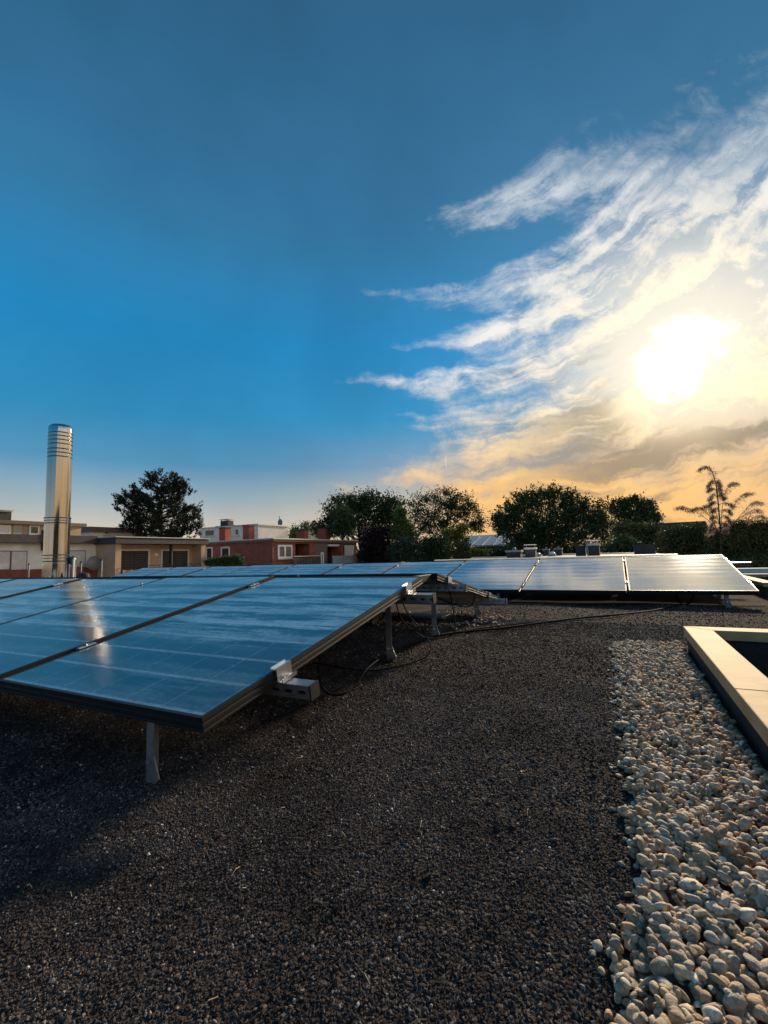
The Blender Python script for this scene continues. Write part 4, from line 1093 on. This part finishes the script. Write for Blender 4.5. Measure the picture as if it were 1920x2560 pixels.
def chimney(pxa, pxb, pyt, d, lab, capstyle, mt=None):
    p = at((pxa+pxb)/2, 1395, d); w = (pxb-pxa)/F*d; zt_ = at((pxa+pxb)/2, pyt, d).z
    zb_ = mz-.17
    c = thing('roof_chimney', lab, 'chimney', (p.x, p.y, zb_), group='chimneys on the neighbouring roofs'); h = zt_-zb_
    if capstyle == 'slab':
        obj('shaft', MB().box((-w*.44, -w*.4, 0), (w*.44, w*.4, h-.09)), mt or M['chim'], c); obj('cap', MB().box((-w*.5, -w*.46, h-.089), (w*.5, w*.46, h-.02)), M['concrete'], c)
        obj('pot', MB().lathe([(w*.14, h-.02), (w*.12, h+.03), (w*.05, h+.09)], 12), M['galv'], c, 40)
    elif capstyle == 'hood':
        obj('shaft', MB().box((-w*.44, -w*.44, 0), (w*.44, w*.44, h*.66)), mt or M['chim'], c)
        obj('collar', MB().box((-w*.5, -w*.5, h*.66+.001), (w*.5, w*.5, h*.79)), M['trim'], c)
        for sx in (-1, 1): obj('hood_leg', MB().box((sx*w*.38-.012, -.02, h*.79+.001), (sx*w*.38+.012, .02, h*.955)), M['galv'], c)
        obj('hood', MB().box((-w*.48, -w*.48, h*.956), (w*.48, w*.48, h)), M['alu'], c)
    else:
        obj('shaft', MB().box((-w*.46, -w*.35, 0), (w*.46, w*.35, h*.86)), mt or M['chim'], c); obj('cap', MB().box((-w*.5, -w*.4, h*.86+.001), (w*.5, w*.4, h)), M['chim'], c)
    return c
chimney(1268, 1306, 1374, 17.0, 'broad slate chimney with flat slab cap, leftmost on the row', 'slab')
chimney(1314, 1342, 1361, 16.2, 'slate chimney with pale collar and raised hood right of the broad one', 'hood')
chimney(1358, 1375, 1371, 22.5, 'small far dark chimney left of the two white domes', 'slab')
chimney(1388, 1407, 1369, 22.5, 'small far chimney with pale cap right of the white domes', 'slab')
chimney(1441, 1466, 1364, 18.2, 'slate chimney with flat dark cap beside the tallest hooded one', 'plain')
chimney(1470, 1501, 1350, 17.6, 'tallest slate chimney with bright metal hood', 'hood')
chimney(1588, 1638, 1361, 19.5, 'wide low dark chimney block under the right hand bushes', 'plain')
for pxd, pyd, wd, dd_, lab in ((1346, 1391, 12, 20.5, 'small white acrylic roof dome between the slate chimneys'), (1381, 1391, 15, 20.5, 'larger white acrylic roof dome right of the small one'), (1313, 1398, 10, 16.6, 'pale roof dome at the foot of the hooded chimney')):
    p = at(pxd, pyd, dd_); r = wd/2/F*dd_*1.1
    t = thing('roof_dome', lab, 'roof light', (p.x, p.y, mz-.16), group='white roof domes')
    obj('dome', MB().lathe([(r, .10)]+[(r*math.cos(a), .10+r*.75*math.sin(a)) for a in np.linspace(.1, 1.5, 9)], 24), M['dome'], t, 50); obj('curb', MB().box((-r*1.05, -r*1.05, 0), (r*1.05, r*1.05, .099)), M['concrete'], t)
t = thing('roof_pipe', 'slanted grey pipe leaning on the tallest hooded chimney', 'pipe', at(1467, 1392, 17.3))
p0 = at(1472, 1392, 17.3)-at(1467, 1392, 17.3); p1 = at(1466, 1358, 17.3)-at(1467, 1392, 17.3)
obj('shaft', MB().tube([p0-Vector((0, 0, .3)), p1], .035, 8), M['galv'], t, 40); obj('elbow', MB().tube([p1, p1+Vector((.03, 0, .05)), p1+Vector((.09, 0, .05))], .037, 8), M['galv'], t, 40)
# dark pitched roof right of the far tree
D = 48
a = at(1640, 1310, D); b_ = at(1760, 1310, D)
hr = House('dark_roofed_house', 'house with long dark ridge showing above the right hand bushes', 'house', a.x, a.y)
zr_ = at(1680, 1303, D).z
hr.box('wall', (a.x, a.y, GZ0), (b_.x, a.y+8, zr_-2.2), M['cream'])
rm = MB(); rm.prism([(a.y-.4, zr_-2.4), (a.y-.4, zr_-2.15), (a.y+4, zr_), (a.y+8.4, zr_-2.15), (a.y+8.4, zr_-2.4)], 0, a.x-.4, b_.x+.4); hr.mb('roof', rm, mat('dark_tiles', (.035, .03, .03), .8))

# ------------------------------------------------------------------ trees
def leaf_mat(name, col, isl=.45, tr=.12):
    return mat(name, col, .65, 0, .2, 1.5, island=isl, transl=tr, spec=.25)
LM = {'dark': leaf_mat('leaf_dark', (.036, .070, .028)), 'mid': leaf_mat('leaf_mid', (.055, .095, .032)), 'light': leaf_mat('leaf_light', (.10, .16, .045), .4, .25),
      'purple': leaf_mat('leaf_purple', (.030, .016, .019)), 'yellow': leaf_mat('leaf_yellow', (.11, .13, .028), .4, .3), 'pine': leaf_mat('needle', (.010, .024, .015), .4, .03),
      'olive': leaf_mat('leaf_olive', (.075, .09, .032)), 'grey': leaf_mat('leaf_grey_green', (.05, .075, .05)), 'sap': leaf_mat('leaf_sapling', (.26, .20, .18), .35, .6)}
def leaves_mesh(name, pos, size, mt, aspect=.5, up=None, updev=None):
    n = len(pos)
    d = rng.normal(size=(n, 3)); 
    if up is not None: d = d*updev + up
    d /= np.linalg.norm(d, axis=1)[:, None]
    e = rng.normal(size=(n, 3)); e -= (e*d).sum(1)[:, None]*d; e /= np.linalg.norm(e, axis=1)[:, None]
    s = (size*rng.uniform(.6, 1.3, n))[:, None]
    a = pos; b_ = pos + d*s*.5 + e*s*aspect*.5; c = pos + d*s; dd_ = pos + d*s*.5 - e*s*aspect*.5
    V = np.stack([a, b_, c, dd_], 1).reshape(-1, 3)
    me = bpy.data.meshes.new(name); me.vertices.add(len(V)); me.vertices.foreach_set('co', V.ravel())
    me.loops.add(4*n); me.loops.foreach_set('vertex_index', np.arange(4*n, dtype=np.int32))
    me.polygons.add(n); me.polygons.foreach_set('loop_start', np.arange(0, 4*n, 4, dtype=np.int32))
    me.update(calc_edges=True); me.materials.append(mt); return me
def tree(name, label, blobs, D, mt, base_px, leaf=.24, dens=1.0, clump=.62, cat='tree', group=None, trunk=True, hollow=.35, thick=.75, spiky=0.0):
    """blobs: (px, py, rx_px, ry_px) of the crown at depth D"""
    k = D/F
    bp = at(base_px, 1400, D); base = Vector((bp.x, bp.y, GZ0))
    t = thing(name, label, cat, base, group=group)
    P = []; cents = []
    fh = Vector((FW.x, FW.y, 0)).normalized(); rh = Vector((RT.x, RT.y, 0)).normalized()
    for (px, py, rx, ry) in blobs:
        c = np.array(at(px, py, D))
        R_ = np.array([rx*k, min(rx, ry)*k*thick*1.1, ry*k]); cents.append((c, R_))
        vol = rx*ry*k*k
        nc = int(min(max(vol*34*dens*(.27/leaf)**2*(.6/clump)**.3, 30), 1500))
        d = rng.normal(size=(nc, 3)); d /= np.linalg.norm(d, axis=1)[:, None]
        rad = (hollow + (1-hollow)*rng.random(nc)**.6)*rng.uniform(.86, 1.10, nc)
        cc = d*rad[:, None]*R_
        cw = c + cc[:, :1]*np.array(rh) + cc[:, 1:2]*np.array(fh) + cc[:, 2:]*np.array([0, 0, 1])
        m_ = 26
        sp = clump*rng.uniform(.55, 1.25, nc)
        off = rng.normal(size=(nc, m_, 3))*sp[:, None, None]*.5*np.array([1, 1, .8])
        P.append((cw[:, None, :]+off).reshape(-1, 3))
        if spiky:
            ns = int(nc*.5); idx = rng.integers(0, nc, ns)
            dirs = cc[idx]/np.linalg.norm(cc[idx], axis=1)[:, None]; dirs = dirs[:, :1]*np.array(rh)+dirs[:, 1:2]*np.array(fh)+dirs[:, 2:]*np.array([0, 0, 1])+np.array([0, 0, .35])
            tt = np.linspace(.2, 1, 9)[None, :, None]*spiky*rng.uniform(.4, 1.3, (ns, 1, 1))
            P.append(((cw[idx][:, None, :]+dirs[:, None, :]*tt)+rng.normal(size=(ns, 9, 3))*.05).reshape(-1, 3))
    P = np.concatenate(P); P = P[P[:, 2] > GZ0+.1]
    me = leaves_mesh('crown', P, leaf, mt)
    o = link(bpy.data.objects.new('crown', me), t); o.location = -base
    if trunk:
        ctr = np.mean([c for c, _ in cents], 0); top = Vector(ctr)
        tr_ = MB(); h = max(top.z-base.z, 1.0); r0 = max(.09, h*.028)
        wob = [Vector((rng.normal()*.1, rng.normal()*.1, 0)) for _ in range(5)]
        sp_ = [base+Vector(((top.x-base.x)*q, (top.y-base.y)*q, h*q))+wob[i] for i, q in enumerate((0, .25, .5, .75, 1))]
        tr_.tube(sp_, [r0*1.25, r0, r0*.85, r0*.65, r0*.35], 8)
        obj('trunk', tr_, M['bark'], t, 60).location = -base
        lm = MB()
        for c, R_ in cents:
            for q in range(4):
                st = sp_[1].lerp(sp_[4], rng.uniform(.1, .95)); en = Vector(c)+Vector(rng.normal(size=3)*R_*.6); md_ = st.lerp(en, .5)+Vector((0, 0, -.15*(en-st).length*rng.uniform(-.5, 1)))
                lm.tube([st, md_, en], [r0*.38, r0*.2, r0*.05], 6)
        obj('limbs', lm, M['bark'], t, 60).location = -base
    return t
# the big pine: tiers of branches with upturned tufts
def pine():
    D = 46; k = D/F; base = at(400, 1400, D); base.z = GZ0
    t = thing('pine_tree', 'broad dark pine with upturned tufts rising behind the peach house', 'tree', base)
    rh = Vector((RT.x, RT.y, 0)).normalized(); fh = Vector((FW.x, FW.y, 0)).normalized()
    zt_ = at(400, 1192, D).z; zb_ = at(400, 1335, D).z
    tr_ = MB().tube([base, base+Vector((.1, 0, (zb_-GZ0))), Vector((base.x, base.y, zb_+(zt_-zb_)*.5)), Vector((base.x+.1, base.y, zt_-.6))], [.35, .28, .18, .05], 10); obj('trunk', tr_, M['bark'], t, 60).location = -base
    # silhouette half widths (left,right) by pixel row
    rows = [(1180, 6, 8), (1190, 28, 30), (1202, 44, 48), (1217, 64, 62), (1233, 72, 74), (1248, 88, 76), (1262, 96, 84), (1276, 92, 92), (1290, 86, 102), (1303, 80, 108), (1316, 104, 104), (1330, 84, 88), (1340, 70, 80)]
    rp = np.array(rows, float)
    lm = MB(); P = []; Dv = []
    zs = np.linspace(1338, 1190, 22)
    for py in zs:
        wl = np.interp(py, rp[:, 0], rp[:, 1])*k; wr = np.interp(py, rp[:, 0], rp[:, 2])*k
        nb = 8 if py > 1215 else 7
        z = at(400, py, D).z
        for b in range(nb):
            a = rng.uniform(0, 2*PI); ca, sa = math.cos(a), math.sin(a)
            w = (wr if ca > 0 else wl)*(1.0 if abs(ca) > .55 else .85); w *= rng.uniform(.80, 1.06)
            dirh = rh*ca + fh*sa
            st = Vector((base.x, base.y, z-.28*w)); en = Vector((base.x, base.y, z))+dirh*w
            md_ = st.lerp(en, .55)+Vector((0, 0, -.06*w))
            lm.tube([st, md_, en], [.06, .04, .015], 5, caps=False)
            nt = int(5+w*2.8)
            for q in range(nt):
                s_ = 1-rng.random()**1.9*.55
                p = (st*(1-s_)**2 + md_*2*s_*(1-s_) + en*s_*s_) + Vector(rng.normal(size=3)*.22*(1.2-s_*.5))
                ud = (dirh*.55 + Vector((0, 0, 1)) + Vector(rng.normal(size=3)*.28)).normalized()
                ln = rng.uniform(.28, .52)
                n_ = 16
                tt = rng.random((n_, 1))*ln
                P.append(np.array(p)+np.array(ud)*tt); nd = rng.normal(size=(n_, 3))*.55+np.array(ud); Dv.append(nd)
    P = np.concatenate(P); Dv = np.concatenate(Dv)
    me = leaves_mesh('needles', P, .26, LM['pine'], .28, Dv, .0)
    link(bpy.data.objects.new('needles', me), t).location = -base
    obj('branches', lm, M['bark'], t, 60).location = -base
pine()
tree('broadleaf_tree', 'big dark leafy tree with ragged top right of the brick house', [(850, 1275, 40, 38), (890, 1255, 38, 26), (940, 1258, 45, 28), (985, 1275, 32, 35), (840, 1310, 42, 30), (910, 1300, 60, 38), (970, 1310, 45, 35), (800, 1325, 30, 14)], 56, LM['dark'], 905, .30, 1.0, .75, spiky=.9)
tree('broadleaf_tree', 'lighter green tree in front of the big dark one, above the red chimney', [(858, 1290, 22, 30), (868, 1320, 26, 22), (840, 1325, 22, 14)], 50, LM['mid'], 862, .26, 1.2, .6)
tree('conifer_tree', 'upright bright green leafy tree between the two big dark trees', [(1003, 1285, 9, 14), (1005, 1303, 18, 18), (1008, 1325, 30, 20), (1012, 1342, 34, 16)], 46, LM['light'], 1008, .22, 1.5, .45, spiky=.5)
tree('birch_tree', 'airy tree with hanging twigs and sky showing through, beside the shed', [(1045, 1255, 26, 22), (1062, 1290, 36, 26), (1110, 1245, 38, 24), (1150, 1262, 26, 34), (1178, 1290, 26, 40), (1120, 1285, 36, 30), (1195, 1312, 18, 20), (1085, 1320, 50, 24)], 52, LM['dark'], 1120, .22, .62, .55, hollow=.55, spiky=.8)
tree('copper_beech', 'dark purple leaved shrub tree right of the brick house', [(926, 1350, 30, 34), (955, 1345, 34, 34), (946, 1385, 46, 30), (972, 1385, 30, 30), (912, 1388, 18, 24)], 47, LM['purple'], 930, .24, 1.4, .5)
tree('shrub', 'grey green hedge bush before the bright green tree', [(1000, 1375, 30, 24), (1030, 1368, 26, 24), (1020, 1395, 40, 18)], 40, LM['grey'], 1015, .2, 1.4, .4, 'shrub')
tree('shrub', 'dark round bush in the middle of the hedge row', [(1070, 1365, 34, 24), (1100, 1370, 30, 26), (1080, 1395, 50, 16)], 41, LM['dark'], 1085, .2, 1.5, .4, 'shrub')
tree('shrub', 'yellow green bush beneath the airy tree left of the shed roof', [(1130, 1335, 26, 16), (1155, 1325, 18, 14), (1150, 1352, 24, 16)], 43, LM['yellow'], 1140, .2, .9, .4, 'shrub')
tree('shrub', 'olive bush leaning against the shed wall', [(1145, 1375, 34, 20), (1165, 1392, 34, 14)], 38, LM['olive'], 1150, .18, 1.4, .35, 'shrub')
tree('shrub', 'bright yellow green round bush in front of the shed', [(1193, 1385, 20, 13), (1200, 1394, 20, 10)], 34, LM['yellow'], 1195, .15, 2.0, .28, 'shrub')
tree('broadleaf_tree', 'small distant tree between white house and gabled house', [(742, 1330, 18, 18), (762, 1325, 12, 20), (735, 1345, 16, 12)], 66, LM['mid'], 745, .26, 1.1, .6)
tree('broadleaf_tree', 'distant bush behind the tan block left of the pine', [(215, 1330, 10, 10), (222, 1338, 14, 8)], 60, LM['dark'], 217, .26, 1.2, .5)
tree('broadleaf_tree', 'wide dark round crowned tree above the slate chimneys', [(1275, 1290, 34, 34), (1310, 1262, 36, 34), (1350, 1245, 36, 28), (1395, 1245, 34, 26), (1435, 1262, 36, 30), (1480, 1280, 36, 34), (1300, 1320, 62, 40), (1380, 1310, 70, 50), (1450, 1325, 60, 45), (1510, 1320, 26, 34), (1340, 1355, 70, 24), (1248, 1312, 22, 22)], 50, LM['dark'], 1375, .28, .95, .7, spiky=.7)
tree('broadleaf_tree', 'dense round topped tree behind the wide dark one, right of centre', [(1545, 1268, 28, 24), (1585, 1260, 34, 22), (1620, 1275, 22, 24), (1580, 1300, 50, 34), (1640, 1296, 14, 12)], 62, LM['dark'], 1580, .3, 1.3, .65)
tree('shrub', 'green rounded bush just above the wide low chimney', [(1560, 1365, 36, 26), (1540, 1380, 30, 18), (1590, 1375, 26, 20)], 30, LM['mid'], 1560, .15, 1.6, .3, 'shrub')
tree('shrub', 'tall olive hedge behind the wide low chimney', [(1600, 1335, 46, 28), (1560, 1330, 30, 26), (1640, 1350, 46, 34), (1610, 1380, 50, 22)], 34, LM['olive'], 1605, .17, 1.4, .35, 'shrub')
tree('shrub', 'dense dark olive bush above the gold lit panel', [(1700, 1350, 52, 34), (1740, 1340, 44, 30), (1690, 1385, 60, 24), (1760, 1375, 50, 30)], 24, LM['olive'], 1715, .12, 1.5, .26, 'shrub')
tree('shrub', 'big dark bush filling the right edge of the view', [(1820, 1345, 44, 36), (1870, 1335, 46, 36), (1915, 1340, 40, 44), (1840, 1385, 60, 34), (1900, 1395, 50, 40), (1960, 1370, 50, 60), (1790, 1385, 36, 24)], 21, LM['olive'], 1860, .11, 1.5, .24, 'shrub')
tree('shrub', 'low dark green bush behind the far roof light', [(1860, 1425, 60, 24), (1930, 1425, 50, 26), (1800, 1415, 36, 14)], 18, LM['mid'], 1880, .09, 1.6, .2, 'shrub')
tree('shrub', 'dark green thicket at the foot of the two centre trees', [(880, 1398, 60, 16), (960, 1400, 60, 14), (1050, 1398, 60, 14), (1230, 1395, 60, 16), (1300, 1385, 70, 22), (1400, 1380, 70, 26), (1490, 1385, 60, 26)], 52, LM['dark'], 1100, .26, 1.3, .5, 'shrub')
tree('shrub', 'leafy garden shrub with pale tips before the brick wall', [(560, 1402, 22, 9), (590, 1398, 16, 10), (530, 1405, 20, 7), (575, 1410, 36, 10)], 33, LM['mid'], 570, .12, 2.4, .25, 'shrub', trunk=True)

# feathery sapling reaching above the right bushes
def sapling():
    D = 20.0; base = at(1800, 1420, D); base.z = GZ0
    t = thing('feathery_sapling', 'slender sapling with drooping feathery leaves against the golden sky', 'tree', base)
    stems = [[(1803, 1400), (1800, 1310), (1796, 1262), (1790, 1210), (1782, 1182), (1772, 1167), (1760, 1166), (1747, 1174)],
             [(1802, 1330), (1806, 1262), (1812, 1234), (1824, 1212), (1830, 1206), (1845, 1208)],
             [(1803, 1345), (1820, 1290), (1840, 1255), (1855, 1238), (1868, 1232), (1879, 1233)],
             [(1803, 1350), (1840, 1300), (1870, 1282), (1890, 1272), (1902, 1278)],
             [(1802, 1340), (1770, 1300), (1735, 1275), (1715, 1270), (1705, 1266), (1690, 1270)],
             [(1802, 1345), (1775, 1290), (1755, 1270), (1740, 1268), (1728, 1275)],
             [(1803, 1355), (1860, 1310), (1890, 1290), (1905, 1288), (1918, 1298)],
             [(1801, 1320), (1790, 1282), (1775, 1268), (1765, 1262), (1757, 1268)],
             [(1803, 1345), (1850, 1290), (1875, 1262), (1890, 1252), (1905, 1258)]]
    for yy in range(1330, 1200, -17):
        xm = float(np.interp(yy, [1182, 1210, 1262, 1310, 1400], [1782, 1790, 1796, 1800, 1803]))
        for sg in (-1, 1):
            L_ = rng.uniform(12, 30)*(1.25 if yy > 1250 else .8); stems.append([(xm, yy), (xm+sg*L_*.45, yy-rng.uniform(4, 12)), (xm+sg*L_*.8, yy-rng.uniform(2, 8)), (xm+sg*L_, yy+rng.uniform(0, 8))])
    sm = MB(); P = []; Dv = []
    rh = np.array(Vector((RT.x, RT.y, 0)).normalized())
    for si, st in enumerate(stems):
        dd_ = [D+ (rng.normal()*.25)*(0 if si == 0 else 1)*i/len(st) for i in range(len(st))]
        pts = [at(px, py, d_) for (px, py), d_ in zip(st, dd_)]
        fine_ = []
        for i in range(len(pts)-1):
            for q in range(10): fine_.append(pts[i].lerp(pts[i+1], q/10))
        fine_.append(pts[-1])
        nf = len(fine_)
        sm.tube(fine_, [.032*(1-.85*i/nf) if si == 0 else .012*(1-.8*i/nf) for i in range(nf)], 6)
        start = int(nf*(.12 if si == 0 else .3))
        for i in range(start, nf):
            tip = i/nf
            for q in range(2):
                side = 1 if (q+i) % 2 else -1
                L_ = (.30 if si == 0 else (.30 if si < 9 else .16))*(1.15-.75*tip)*rng.uniform(.5, 1.15)
                d0 = np.array(fine_[min(i+1, nf-1)]-fine_[max(i-1, 0)]); d0 /= np.linalg.norm(d0)+1e-9
                sd = rh*side*rng.uniform(.5, 1)+np.array(Vector((FW.x, FW.y, 0)))*rng.normal()*.7
                p0 = np.array(fine_[i])
                for w in np.linspace(.15, 1, 8):
                    p = p0 + (sd*.75+d0*.45)*L_*w*.8 + np.array([0, 0, -1])*L_*w*w*.55
                    for z_ in range(2):
                        P.append(p+rng.normal(size=3)*.04); Dv.append(sd*.5+np.array([0, 0, -.65])+rng.normal(size=3)*.35+d0*.2)
    obj('stems', sm, M['bark'], t, 60).location = -base
    P = np.array(P); Dv = np.array(Dv)
    sel = rng.random(len(P)) < .72
    link(bpy.data.objects.new('leaves', leaves_mesh('leaves', P[sel], .075, LM['sap'], .22, Dv[sel], 0.0)), t).location = -base
sapling()
